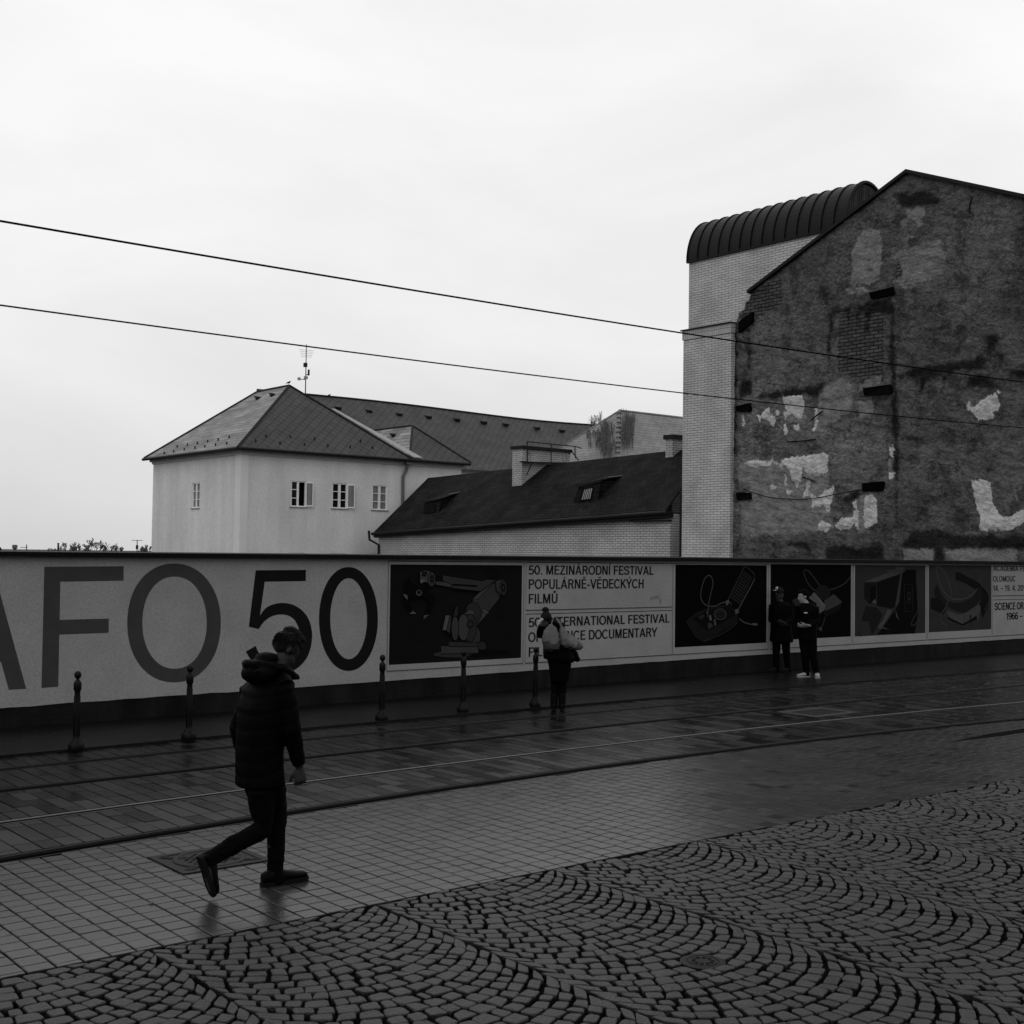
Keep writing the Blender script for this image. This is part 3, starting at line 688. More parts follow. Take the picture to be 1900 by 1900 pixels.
# the two text panels
ca, cb = k5(936, 200)[0], k5(1860, 200)[0]; zm0, zm1 = k5(940, 385)[1], k5(940, 402)[1]
def lines_of(t, rows, k, shade=.012, bold=0.0):
    for txt, l, r, b, c in rows:
        (xl, zl), (xr, _), (_, zc) = k(l, b), k(r, b), k(l, c); text_line(t, txt, xl, xr, zl, zc - zl, shade, YP - .002, bold)
t = poster("pale text panel headed 50. MEZINÁRODNÍ FESTIVAL, upper of two", ca, cb, zm0, ZT, "text panel")
lines_of(t, [("50. MEZINÁRODNÍ FESTIVAL", 953, 1738, 157, 98), ("POPULÁRNĚ-VĚDECKÝCH", 953, 1678, 248, 186), ("FILMŮ", 953, 1137, 340, 278)], k5, bold=.004)
A = Art(YP - .001); g0 = k5(1720, 310)
A.line([k5(*p) for p in ((1720, 318), (1728, 296), (1733, 312), (1742, 294), (1746, 312), (1756, 292), (1762, 306), (1772, 290))], .016, .05).line([k5(*p) for p in ((1775, 310), (1785, 322), (1784, 334), (1776, 336))], .014, .06); A.done("scribble", t)
t = poster("pale text panel reading 50. INTERNATIONAL FESTIVAL, behind the person with bags", ca, cb, ZB, zm1, "text panel")
lines_of(t, [("50. INTERNATIONAL FESTIVAL", 953, 1838, 488, 428), ("OF SCIENCE DOCUMENTARY", 953, 1760, 582, 520), ("FILMS", 953, 1135, 675, 615)], k5, bold=.004)
# open handset with loose wires
xa, xb_ = k6(50, 300)[0], k6(556, 300)[0]
t = poster("black poster of an opened handset with a ribbed lid and loose wires", xa, xb_, ZB, ZT)
A = Art(YP - .001); A.fill(box4(k6(64, 300)[0], k6(545, 300)[0], k6(64, 517)[1] + .01, k6(64, 78)[1]), .0022)
A.fill(kc([(300, 860), (420, 760), (560, 700), (850, 640), (980, 760), (970, 880), (540, 1130), (420, 1060)]), .010); A.fill(kc([(380, 830), (560, 730), (860, 660), (950, 780), (590, 990)]), .005)
A.line(kc([(970, 880), (880, 960), (720, 1050), (530, 1130)]), .014, .030); A.line(kc([(300, 860), (420, 1060), (540, 1130)]), .012, .016)
A.line(kc([(850, 580), (1060, 150), (1100, 160), (1190, 240), (1195, 310), (970, 730)]), .022, .030); A.fill(kc([(870, 560), (1050, 200), (1170, 290), (1010, 640)]), .006)
for k in range(11):
    s = k / 10; A.line(kc([(890 + 160 * s, 545 - 330 * s), (1010 + 150 * s, 640 - 330 * s)]), .020, .022)
A.line(kc([(1195, 310), (970, 730)]), .022, .060)
A.line(kc(curve([(580, 810), (590, 650), (625, 480), (648, 370), (630, 290), (590, 265), (540, 310), (505, 410), (488, 520), (500, 590), (545, 645), (610, 668), (690, 660), (760, 625), (830, 610)], 6)), .020, .055)
A.fill(kc(sup(655, 830, 695, 850)), .022); A.fill(kc(sup(690, 800, 715, 830)), .009); A.line(kc(sup(670, 815, 705, 840)), .012, .040, True); A.line(kc(sup(715, 775, 735, 800)), .010, .03, True)
for c in ((595, 830, 785, 850, .075), (655, 690, 835, 920, .050), (555, 572, 730, 760, .05)): pass
for P_, s in (([(595, 790), (620, 780), (632, 850), (605, 855)], .09), ([(655, 840), (680, 835), (690, 910), (665, 925)], .06), ([(560, 735), (572, 730), (576, 765), (562, 770)], .06), ([(450, 800), (520, 770), (545, 800), (480, 850)], .018), ([(580, 880), (630, 890), (645, 930), (580, 970)], .035),
              ([(810, 600), (850, 580), (860, 625), (825, 660), (815, 640)], .075), ([(930, 710), (975, 700), (985, 750), (940, 775)], .065)): A.fill(kc(P_), s)
A.line(kc(curve([(830, 625), (870, 620), (890, 655)], 4)), .018, .05); A.line(kc(curve([(990, 830), (1050, 875), (1110, 895), (1160, 905)], 5)), .020, .065); A.line(kc([(1160, 900), (1225, 905)]), .040, .085)
A.done("picture", t)
# bandaged device with cable
xa, xb_ = k6(560, 300)[0], k6(996, 300)[0]
t = poster("black poster of a pale plug on a looped cable, behind two standing people", xa + .04, xb_, ZB, ZT)
A = Art(YP - .001); A.fill(box4(k6(566, 300)[0], k6(989, 300)[0], k6(566, 483)[1] + .02, k6(566, 76)[1]), .0022)
A.line(km(curve([(1730, 70), (1650, 170), (1500, 250), (1360, 280), (1240, 285), (1160, 250), (1080, 140), (1040, 20), (1060, -20), (1100, -10), (1180, 80), (1290, 240), (1340, 360), (1360, 520), (1360, 640), (1320, 780), (1290, 850)], 6)), .026, .030)
A.fill(km(sup(1210, 1430, 205, 420)), .012); A.fill(km([(1340, 430), (1480, 335), (1600, 450), (1540, 500), (1350, 590)]), .040); A.fill(km([(1110, 390), (1190, 305), (1360, 500), (1340, 570), (1270, 620), (1220, 470)]), .085)
A.line(km([(1150, 350), (1310, 560)]), .012, .03); A.line(km([(1180, 320), (1345, 520)]), .010, .12); A.fill(km([(860, 430), (940, 390), (1010, 470), (940, 545)]), .022); A.fill(km([(1250, 825), (1300, 820), (1305, 885), (1265, 860)]), .045)
A.fill(km([(1330, 590), (1600, 470), (1570, 560), (1340, 680)]), .007)
A.done("picture", t)
# figure with a box camera for a head
xa, xb_ = k6(1000, 300)[0], k6(1388, 300)[0]
t = poster("grey poster of a person whose head is a huge box camera", xa, xb_, ZB, ZT)
A = Art(YP - .001); A.fill(box4(k6(1010, 300)[0], k6(1381, 300)[0], k6(1010, 459)[1] + .01, k6(1010, 79)[1]), .027)
for P_, s in (([(650, 150), (810, 145), (830, 600), (800, 790), (420, 800), (540, 640), (630, 500)], .0045), ([(290, 270), (520, 180), (660, 185), (410, 270)], .052), ([(290, 275), (410, 272), (410, 490), (370, 490), (340, 490), (290, 440)], .009), ([(415, 272), (655, 188), (600, 520), (560, 540), (420, 510)], .006),
              ([(510, 150), (710, 150), (670, 185), (640, 480), (600, 520), (655, 185), (520, 178)], .040), ([(600, 120), (690, 120), (690, 145), (620, 150)], .045), ([(350, 330), (410, 300), (400, 480), (350, 480)], .0045), ([(360, 480), (400, 440), (410, 490)], .07),
              ([(310, 510), (420, 530), (470, 600), (430, 700), (380, 790), (250, 820), (260, 650)], .012), ([(250, 660), (330, 670), (360, 800), (255, 818)], .028), ([(520, 545), (570, 560), (520, 640), (450, 755), (420, 720), (480, 650)], .060), ([(600, 540), (640, 655), (610, 620)], .05), ([(440, 735), (545, 750), (480, 725)], .05)): A.fill(kd(P_), s)
A.line(kd([(690, 300), (770, 295), (780, 565), (700, 572)]), .020, .022, True); A.line(kd(sup(725, 755, 375, 440)), .02, .03, True); A.line(kd(sup(722, 755, 445, 485)), .02, .022, True)
A.line(kd(curve([(815, 415), (835, 470), (825, 560), (780, 640), (760, 700), (790, 705), (835, 650)], 5)), .022, .038)
A.done("picture", t)
# folding wire-bound device
xa, xb_ = k6(1391, 300)[0], k6(1731, 300)[0]
t = poster("grey poster of a curved strap device with trailing cables", xa, xb_, ZB, ZT)
A = Art(YP - .001); A.fill(box4(k6(1399, 300)[0], k6(1727, 300)[0], k6(1402, 437)[1] + .01, k6(1402, 80)[1]), .029)
for P_, s in (([(1210, 170), (1260, 180), (1450, 280), (1550, 400), (1540, 520), (1480, 640), (1450, 500), (1480, 390), (1300, 280), (1210, 250)], .008), (curve([(1020, 300), (1100, 440), (1240, 480), (1380, 420), (1450, 320), (1480, 400), (1400, 530), (1280, 580), (1130, 520), (1000, 420)], 3, True), .013),
              ([(960, 430), (1040, 440), (1120, 520), (1090, 600), (960, 540)], .008), (curve([(1130, 560), (1270, 600), (1440, 500), (1445, 590), (1280, 690), (1150, 630)], 3, True), .058), ([(1130, 620), (1280, 695), (1450, 590), (1440, 640), (1280, 710), (1140, 650)], .005), ([(1350, 605), (1365, 600), (1368, 635), (1352, 640)], .004), ([(1420, 600), (1450, 600), (1440, 650), (1425, 650)], .05)): A.fill(kd(P_), s)
for P_, s in (([(1160, 420), (1160, 340), (1100, 180), (1040, 120), (1015, 140), (1040, 270), (1100, 380), (1180, 440), (1290, 440), (1370, 400), (1425, 340)], .060), ([(1150, 440), (1100, 540), (1060, 600), (1060, 670), (1130, 710)], .05), ([(1420, 180), (1440, 155), (1460, 190), (1450, 270), (1530, 370), (1550, 450), (1500, 560)], .045)): A.line(kd(curve(P_, 5)), .026, s)
A.line(kd([(1300, 590), (1300, 690)]), .012, .02)
A.done("picture", t)
# right-hand text panels (they run on past the picture's edge)
xa = k6(1734, 300)[0]; xb_ = xa + 3.55; zs0, zs1 = k6(1740, 245)[1], k6(1740, 262)[1]
t = poster("pale text panel reading ACADEMIA FILM OLOMOUC at the picture's edge", xa, xb_, zs0, ZT, "text panel")
for txt, n_, b, c in (("ACADEMIA FILM", 13, 112, 84), ("OLOMOUC", 7, 168, 138), ("14. – 19. 4. 2015", 15, 218, 187)):
    (xl, zl), (_, zc) = k6(1738, b), k6(1738, c); wdt = {13: 1.62 * 1.09, 7: 1.06, 15: 1.66}[n_]; text_line(t, txt, xl, xl + wdt, zl, zc - zl, .014, YP - .002, .004)
t = poster("pale text panel reading SCIENCE OR FICTION, below the ACADEMIA panel", xa, xb_, ZB, zs1, "text panel")
for txt, l, wdt, b, c in (("SCIENCE OR FICTION", 1746, 2.35, 318, 280), ("1966 – 2015", 1808, 1.42, 368, 332)):
    (xl, zl), (_, zc) = k6(l, b), k6(l, c); text_line(t, txt, xl, xl + wdt, zl, zc - zl, .008, YP - .002, .02)

# ------------------------------------------------------------------ buildings beyond the wall
XG = 37.90                                # plane of the ruined gable
z1 = lambda x, y: (1240 + x / 2.5, 300 + y / 2.5)
z2 = lambda x, y: (240 + x / 2.879, 620 + y / 2.879)
z3 = lambda x, y: (680 + x / 3.0645, 720 + y / 3.0645)
gA = lambda x, y: (1350 + x / 6.552, 580 + y / 6.552)
gB = lambda x, y: (1350 + x / 6.552, 780 + y / 6.552)
gC = lambda x, y: (1600 + x / 6.333, 560 + y / 6.333)
gD = lambda x, y: (1600 + x / 6.333, 800 + y / 6.333)
gE = lambda x, y: (1540 + x / 5.278, 310 + y / 5.278)
def gz(f, pts): return np.array([PX(*f(x, y), XG)[1:] for x, y in pts])
LIGHT = [(gA, p) for p in (
    [(655, 1015), (700, 1020), (770, 1020), (870, 1005), (905, 1010), (935, 1120), (920, 1180), (900, 1270), (870, 1290), (790, 1235), (720, 1270), (700, 1290), (690, 1220), (740, 1195), (700, 1160), (670, 1060)],
    [(470, 1160), (500, 1150), (515, 1240), (575, 1270), (570, 1340), (540, 1385), (500, 1330), (440, 1300), (400, 1260)], [(360, 1255), (385, 1260), (410, 1345), (380, 1310)],
    [(170, 1250), (190, 1250), (210, 1380), (185, 1390)], [(690, 1370), (710, 1365), (725, 1460), (705, 1495)], [(790, 1385), (860, 1375), (870, 1440), (820, 1430)], [(600, 1200), (630, 1210), (625, 1260), (600, 1250)],
    [(1065, 1170), (1100, 1165), (1085, 1280), (1105, 1310), (1060, 1440), (1040, 1440), (1060, 1330)])] + [(gB, p) for p in (
    [(205, 510), (340, 490), (430, 490), (470, 530), (540, 465), (640, 540), (700, 455), (860, 435), (1000, 425), (1170, 395), (1235, 420), (1215, 540), (1220, 620), (1090, 680), (960, 650), (930, 560), (900, 560), (900, 680), (860, 760), (810, 770), (790, 740), (770, 640), (720, 540), (640, 560), (540, 490), (500, 540), (300, 560)],
    [(700, 640), (725, 790), (690, 790)], [(790, 740), (850, 750), (850, 840), (820, 790)], [(550, 780), (590, 830), (560, 860), (510, 845)], [(720, 850), (800, 860), (740, 910)], [(960, 700), (1000, 760), (990, 900), (930, 950), (950, 850)],
    [(1030, 950), (1000, 890), (1060, 900), (1080, 960), (1200, 850), (1230, 860), (1290, 790), (1310, 830), (1280, 920), (1260, 990), (1240, 1110), (1200, 1100), (1170, 1020), (1050, 1050)],
    [(1090, 1310), (1150, 1210), (1270, 1280), (1200, 1330)], [(1300, 1290), (1390, 1170), (1430, 1190), (1520, 1170), (1540, 1080), (1590, 1080), (1580, 1290), (1530, 1240), (1490, 1310), (1400, 1330)],
    [(1660, 1070), (1680, 910), (1760, 905), (1810, 950), (1810, 1260), (1690, 1300), (1660, 1280)], [(1530, 1000), (1570, 960), (1575, 1060), (1540, 1060)])] + [
    (gC, [(1260, 1300), (1290, 1240), (1320, 1260), (1390, 1150), (1500, 1100), (1590, 1090), (1605, 1170), (1600, 1270), (1540, 1280), (1530, 1360), (1350, 1390), (1310, 1310)]), (gC, [(1250, 1130), (1275, 1240), (1262, 1300)]), (gC, [(1590, 1090), (1570, 1040), (1608, 1070)]),
    (gD, [(325, 170), (365, 175), (360, 310), (330, 300)]), (gD, [(310, 490), (365, 490), (350, 570), (305, 570)]),
    (gD, [(1280, 590), (1350, 585), (1480, 575), (1510, 620), (1510, 780), (1540, 880), (1610, 960), (1650, 1010), (1750, 1000), (1900, 930), (2300, 800), (2300, 960), (1960, 1060), (1750, 1140), (1500, 1175), (1400, 1150), (1370, 980), (1330, 830), (1320, 700)])]
MID = [(gD, [(490, 1800), (510, 1400), (700, 1400), (840, 1390), (860, 1800)]), (gD, [(1000, 1800), (1000, 1395), (1200, 1390), (1800, 1390), (1805, 1800)])] + [(gA, p) for p in (
    [(1065, 1170), (1180, 1150), (1250, 1090), (1400, 1060), (1490, 1060), (1500, 1110), (1440, 1230), (1370, 1260), (1300, 1340), (1200, 1350), (1195, 1440), (1150, 1510), (1130, 1460), (1040, 1450), (1060, 1350)],
    [(1580, 1095), (1750, 1075), (1760, 1150), (1730, 1290), (1640, 1280), (1600, 1290)], [(1130, 960), (1250, 850), (1380, 800), (1520, 900), (1520, 1000), (1490, 1060), (1250, 1090), (1110, 1150)], [(1620, 880), (1700, 830), (1860, 780), (1840, 860), (1680, 880), (1620, 960)])] + [
    (gB, [(140, 520), (540, 480), (720, 520), (1220, 620), (1210, 780), (1180, 880), (1250, 1100), (1280, 1300), (1000, 1350), (600, 1380), (180, 1400), (170, 980), (300, 800), (140, 760)]), (gB, [(1580, 930), (1670, 900), (1660, 1350), (1580, 1350)]), (gD, [(325, 310), (362, 310), (355, 490), (312, 490)]),
    (gE, [(330, 620), (400, 600), (490, 640), (495, 900), (490, 1080), (400, 1130), (220, 1130), (230, 800), (250, 760)]), (gE, [(700, 830), (880, 760), (1090, 720), (1130, 880), (1090, 1060), (950, 1120), (740, 1190), (620, 1120), (720, 1080), (680, 900), (600, 880)]),
    (gE, [(740, 400), (945, 360), (930, 480), (860, 520), (760, 500)]), (gE, [(690, 560), (740, 510), (770, 520), (720, 590)]), (gE, [(860, 540), (900, 515), (910, 550), (880, 565)]), (gE, [(700, 710), (800, 690), (810, 650), (820, 690), (730, 725)]), (gE, [(150, 1200), (260, 1180), (380, 1210), (180, 1240)])]
DARK = [(gA, p) for p in ([(300, 1010), (620, 950), (1180, 860), (1170, 930), (1100, 1040), (950, 1000), (600, 1040), (450, 1050), (300, 1060)], [(150, 840), (290, 790), (300, 1020), (140, 1060)], [(240, 200), (275, 200), (285, 780), (240, 780)], [(60, 100), (120, 100), (110, 1750), (70, 1750)])] + [
    (z1, [(750, 690), (1040, 625), (1045, 750), (1030, 720), (980, 700), (860, 690), (760, 720)]), (z1, [(1025, 650), (1050, 650), (1055, 1000), (1075, 1300), (1055, 1700), (1045, 1300), (1030, 1000)]), (z1, [(825, 690), (845, 690), (838, 780)]), (z1, [(870, 690), (890, 690), (885, 760)]), (z1, [(910, 690), (935, 690), (930, 790), (918, 780)]),
    (z1, [(745, 700), (765, 700), (745, 920), (735, 920)])] + [(gC, p) for p in (
    [(400, 850), (700, 760), (1100, 680), (1450, 620), (1480, 680), (1400, 800), (1200, 830), (800, 880), (720, 1040), (650, 1060), (660, 900), (420, 920)], [(1450, 400), (1600, 370), (1620, 430), (1580, 480), (1480, 640), (1450, 560)], [(1580, 590), (1710, 590), (1650, 710), (1570, 650)],
    [(1720, 800), (1900, 770), (2300, 700), (2300, 900), (1720, 900)], [(1230, 900), (1400, 830), (1650, 1010), (1640, 1030), (1200, 1010)], [(920, 870), (980, 870), (955, 980)], [(750, 880), (800, 880), (770, 1030)])] + [
    (gD, [(460, 1360), (560, 1190), (760, 1150), (1250, 1220), (2300, 1220), (2300, 1385), (985, 1385), (970, 1800), (870, 1800), (840, 1385)]), (gB, [(720, 1490), (820, 1460), (980, 1490), (1060, 1640), (1000, 1640), (900, 1520), (740, 1530)]), (gB, [(1150, 1800), (1200, 1540), (1400, 1500), (1600, 1560), (1900, 1500), (1960, 1800)]),
    (gD, [(440, 60), (660, 55), (655, 190), (640, 110), (480, 120)]), (gD, [(385, 0), (420, 0), (410, 1150), (390, 1150)]), (gB, [(1420, 940), (1600, 870), (1600, 960), (1420, 990)]), (gE, [(640, 250), (940, 240), (1100, 330), (940, 400), (700, 400)])]
BRICK = [(z1, [(800, 700), (1000, 690), (1000, 1010), (850, 1000), (780, 960)]), (z1, [(360, 620), (520, 540), (530, 660), (400, 720), (355, 710)]), (gE, [(700, 830), (880, 760), (1090, 720), (1130, 880), (1090, 1060), (950, 1120), (740, 1190), (620, 1120)])]
def sdf(P, poly):                         # positive inside
    n = len(poly); ins = np.zeros(len(P), bool); d = np.full(len(P), 1e9)
    for i in range(n):
        a, b = poly[i], poly[(i + 1) % n]; e = b - a; w = P - a
        t = np.clip((w @ e) / (e @ e + 1e-12), 0, 1); d = np.minimum(d, np.linalg.norm(w - t[:, None] * e, axis=1))
        c = (a[1] > P[:, 1]) != (b[1] > P[:, 1]); xx = a[0] + (P[:, 1] - a[1]) * e[0] / (e[1] if abs(e[1]) > 1e-9 else 1e-9); ins ^= c & (P[:, 0] < xx)
    return np.where(ins, d, -d)
def field(P, lst):
    out = np.full(len(P), -1.0)
    for f, pts in lst:
        q = gz(f, pts); lo, hi = q.min(0) - .5, q.max(0) + .5; k = ((P > lo) & (P < hi)).all(1)
        if k.any(): out[k] = np.maximum(out[k], sdf(P[k], q))
    return out
YR, YL = 17.7, 32.48; PK = PX(1685, 322, XG); LF = PX(1395, 540, XG); RG = PX(1900, 368, XG)
slR = (PK[2] - RG[2]) / (PK[1] - RG[1])
ztop = lambda y: np.where(y > PK[1], PK[2] + (LF[2] - PK[2]) * (y - PK[1]) / (LF[1] - PK[1]), PK[2] - slR * (PK[1] - y))
gable = thing("ruined_building", (XG, 25, 0), "tall bare gable of a ruined house with peeling plaster and dark soot lines", "building")
ns, nt = 231, 231
s_, t_ = np.meshgrid(np.linspace(0, 1, ns), np.linspace(0, 1, nt), indexing='ij')
yy0 = YR + s_ * (LF[1] - YR); zz = t_ * ztop(yy0)
ew = np.interp(zz, [0, 11.35, 11.6, 11.9, 12.0, 12.3, 12.35, 12.66], [YL, YL, 32.35, 32.25, 32.0, 31.95, 31.75, LF[1]])
yy = YR + s_ * (ew - YR); P2 = np.stack([yy.ravel(), zz.ravel()], 1); P3 = np.concatenate([P2, np.zeros((len(P2), 1))], 1)
wob = np.stack([vnoise(P3, 3.0, 1), vnoise(P3, 3.0, 21)], 1) * .06 + np.stack([vnoise(P3, 9.0, 31, 2), vnoise(P3, 9.0, 41, 2)], 1) * .05
fl, fm, fd, fb = (field(P2 + wob, q) for q in (LIGHT, MID, DARK, BRICK))
relief = .022 * np.clip(fl * 12, 0, 1) + .012 * np.clip(fm * 12, 0, 1) + .05 * vnoise(P3, 1.2, 5, 4) + .05 * vnoise(np.stack([P3[:, 0] * .8 + P3[:, 1] * .35, P3[:, 1] * 2.0 - P3[:, 0] * .5, P3[:, 2]], 1), 2.6, 9, 3) + .03 * np.abs(vnoise(P3, 6.0, 13, 2)) - .012 * np.clip(fb * 8, 0, 1)
V = np.stack([XG - relief, P2[:, 0], P2[:, 1]], 1); idx = np.arange(ns * nt).reshape(ns, nt)
fcs = np.stack([idx[:-1, :-1], idx[1:, :-1], idx[1:, 1:], idx[:-1, 1:]], -1).reshape(-1, 4)
edge = np.concatenate([idx[0, :], idx[1:, -1], idx[-1, -2::-1]]); back = V[edge] + np.array([.45, 0, 0]); nb = len(V)
rim = np.array([[edge[i], edge[i + 1], nb + i + 1, nb + i] for i in range(len(edge) - 1)])
me = bpy.data.meshes.new("gable_wall"); me.from_pydata((np.concatenate([V, back]) - np.array([XG, 25, 0])).tolist(), [], np.concatenate([fcs, rim]).tolist())
at = me.attributes.new("stain", 'FLOAT_COLOR', 'POINT'); cd = np.zeros((len(V) + len(back), 4)); cd[:, 3] = 1
cd[:len(V), 0] = np.clip(.5 + fl, 0, 1); cd[:len(V), 1] = np.clip(.5 + fm, 0, 1); cd[:len(V), 2] = np.clip(.5 + fd, 0, 1); cd[:len(V), 3] = np.clip(.5 + fb, 0, 1)
at.data.foreach_set("color", cd.ravel()); uvl = me.uv_layers.new(name="metres"); vi = np.empty(len(me.loops), int); me.loops.foreach_get("vertex_index", vi); AV = np.concatenate([V, back]); uvl.data.foreach_set("uv", AV[vi][:, 1:].ravel())
gm = bpy.data.materials.new("peeling_plaster"); gm.use_nodes = True; N, L = gm.node_tree.nodes, gm.node_tree.links; b = N['Principled BSDF']; b.inputs['Roughness'].default_value = .9; b.inputs['Specular IOR Level'].default_value = .15
an = N.new('ShaderNodeAttribute'); an.attribute_name = "stain"; sp = N.new('ShaderNodeSeparateColor'); L.new(an.outputs['Color'], sp.inputs[0]); geo = N.new('ShaderNodeNewGeometry')
def nze(scale, det=5, rgh=.6, sc=None):
    n = N.new('ShaderNodeTexNoise'); n.inputs['Scale'].default_value = scale; n.inputs['Detail'].default_value = det; n.inputs['Roughness'].default_value = rgh
    if sc: mp_ = N.new('ShaderNodeMapping'); mp_.inputs['Scale'].default_value = sc; L.new(geo.outputs['Position'], mp_.inputs['Vector']); L.new(mp_.outputs[0], n.inputs['Vector'])
    else: L.new(geo.outputs['Position'], n.inputs['Vector'])
    return n.outputs['Fac']
def op(o, a, c, c2=None):
    n = N.new('ShaderNodeMath'); n.operation = o
    for i, q in enumerate((a, c, c2)):
        if q is None: continue
        if isinstance(q, (int, float)): n.inputs[i].default_value = q
        else: L.new(q, n.inputs[i])
    return n.outputs[0]
def mrange(v, a0, a1, b0, b1, smooth=False):
    n = N.new('ShaderNodeMapRange'); n.interpolation_type = 'SMOOTHSTEP' if smooth else 'LINEAR'; L.new(v, n.inputs[0])
    for i, q in enumerate((a0, a1, b0, b1)): n.inputs[i + 1].default_value = q
    return n.outputs[0]
def mix(f, a, c):
    n = N.new('ShaderNodeMix'); n.data_type = 'FLOAT'; L.new(f, n.inputs[0])
    for i, q in ((2, a), (3, c)):
        if isinstance(q, (int, float)): n.inputs[i].default_value = q
        else: L.new(q, n.inputs[i])
    return n.outputs[0]
fine_ = nze(5.0, 9, .74); rag_ = op('MULTIPLY_ADD', op('MULTIPLY_ADD', nze(11.0, 6, .7), .5, op('MULTIPLY', fine_, .5)), .42, -.21)
soft_ = op('MULTIPLY_ADD', nze(2.2, 6, .7), .55, -.275)
mL = mrange(op('ADD', sp.outputs[0], rag_), .475, .495, 0, 1); mM = mrange(op('ADD', sp.outputs[1], op('MULTIPLY', rag_, 1.4)), .44, .50, 0, 1)
mD = mrange(op('ADD', sp.outputs[2], soft_), .40, .62, 0, 1, True)
basec = mrange(nze(.9, 9, .68), .30, .70, .088, .20); basec = op('MULTIPLY', basec, mrange(nze(6.0, 6, .7, (1, 1, 2.0)), .3, .7, .45, 1.5)); basec = op('MULTIPLY', basec, mrange(nze(16.0, 4, .7, (1, 1, 1.6)), .32, .68, .62, 1.4)); basec = op('MULTIPLY', basec, mrange(nze(.22, 4), .3, .7, .62, 1.35))
basec = op('MULTIPLY', basec, mrange(nze(1.3, 9, .76), .50, .60, 1.0, .48, True)); uvn = N.new('ShaderNodeUVMap'); uvn.uv_map = "metres"; bt = N.new('ShaderNodeTexBrick'); L.new(uvn.outputs[0], bt.inputs['Vector'])
for k, v in (('Color1', .125), ('Color2', .085), ('Mortar', .022)): bt.inputs[k].default_value = (v, v, v, 1)
for k, v in (('Scale', 1.0), ('Brick Width', .36), ('Row Height', .13), ('Mortar Size', .022), ('Mortar Smooth', .3)): bt.inputs[k].default_value = v
mB = mrange(op('ADD', an.outputs['Alpha'], op('MULTIPLY', rag_, 1.5)), .46, .54, 0, 1); bv = N.new('ShaderNodeRGBToBW'); L.new(bt.outputs['Color'], bv.inputs[0])
c = mix(mB, basec, op('MULTIPLY', bv.outputs[0], mrange(fine_, .3, .7, .8, 1.2)))
c = mix(mM, c, mrange(nze(3.0, 8, .7), .3, .7, .16, .36)); c = mix(mD, c, op('MULTIPLY', c, .16)); c = mix(mL, c, mrange(nze(4.0, 6, .65), .25, .6, .42, .78)); L.new(c, b.inputs['Base Color'])
bp = N.new('ShaderNodeBump'); bp.inputs['Strength'].default_value = 1.0; bp.inputs['Distance'].default_value = .16; L.new(op('ADD', nze(9.0, 7, .7), op('MULTIPLY', op('MULTIPLY', bt.outputs['Fac'], mB), -.5)), bp.inputs['Height']); L.new(bp.outputs[0], b.inputs['Normal'])
me.materials.append(gm); me.polygons.foreach_set("use_smooth", [False] * len(me.polygons)); put("gable_wall", me, gable)
BX = 46.5
MB().add([(XG + .47, YR, 0), (XG + .47, YL, 0), (XG + .47, YL, 11.3), (XG + .47, LF[1], LF[2] - .05), (XG + .47, PK[1], PK[2] - .05), (XG + .47, YR, float(ztop(YR)) - .05),
          (BX, YR, 0), (BX, YL, 0), (BX, YL, 11.3), (BX, LF[1], LF[2] - .05), (BX, PK[1], PK[2] - .05), (BX, YR, float(ztop(YR)) - .05)],
         [(5, 4, 3, 2, 1, 0), (6, 7, 8, 9, 10, 11), (0, 1, 7, 6), (1, 2, 8, 7), (2, 3, 9, 8), (5, 0, 6, 11)]).build("rear_wall", M['brickd'], gable)
rf = MB()
for a, bb in (((LF[1] + .12, LF[2] - .09), (PK[1], PK[2])), ((YR - .5, float(ztop(YR)) - .21), (PK[1], PK[2]))):
    rf.slab([(XG - .16, a[0], a[1]), (BX, a[0], a[1]), (BX, bb[0], bb[1]), (XG - .16, bb[0], bb[1])], (0, 0, .13))
rf.build("roof", M['gutter'], gable)
# beam ends, drooping cable and stray irons left on the gable
for f, q in ((gE, [(385, 1190, 640, 1310)]), (z1, [(915, 1040, 1040, 1080), (910, 1485, 1005, 1530), (318, 1128, 388, 1160), (320, 1530, 392, 1568)])):
    for a, b_, c_, d in q:
        if f is gE: (y0, z0), (y1, z1v) = gz(f, [(a + 20, d - 20)])[0], gz(f, [(c_, b_)])[0]; sk = .0
        else: (y0, z0), (y1, z1v) = gz(f, [(a, d)])[0], gz(f, [(c_, b_)])[0]
        h = max(.26, (z1v - z0) * .55); zc = (z0 + z1v) / 2
        jt = lambda: random.uniform(-.06, .06); MB().hexa(*[[(x_ + jt(), y_ + jt(), z_ + jt() * .8) for x_, y_ in ((XG - .11, y1), (XG + .1, y1), (XG + .1, y0), (XG - .11, y0))] for z_ in (zc - h / 2, zc + h / 2)]).build("beam_end", M['timber'], gable)
pa, pb_ = gz(z1, [(335, 760)])[0], gz(z1, [(398, 725)])[0]
MB().slab([(XG - .14, pa[0], pa[1] - .3), (XG - .14, pb_[0], pb_[1] - .15), (XG - .14, pb_[0], pb_[1] + .22), (XG - .14, pa[0], pa[1] + .12)], (.3, 0, 0)).build("beam_end", M['timber'], gable)
cpts = [(XG - .07, *gz(gB, [q])[0]) for q in curve([(210, 840), (330, 880), (500, 930), (700, 955), (950, 958), (1150, 935), (1350, 895), (1650, 840)], 4)]
MB().tube(cpts, .014, 6).build("cable", M['wire'], gable)
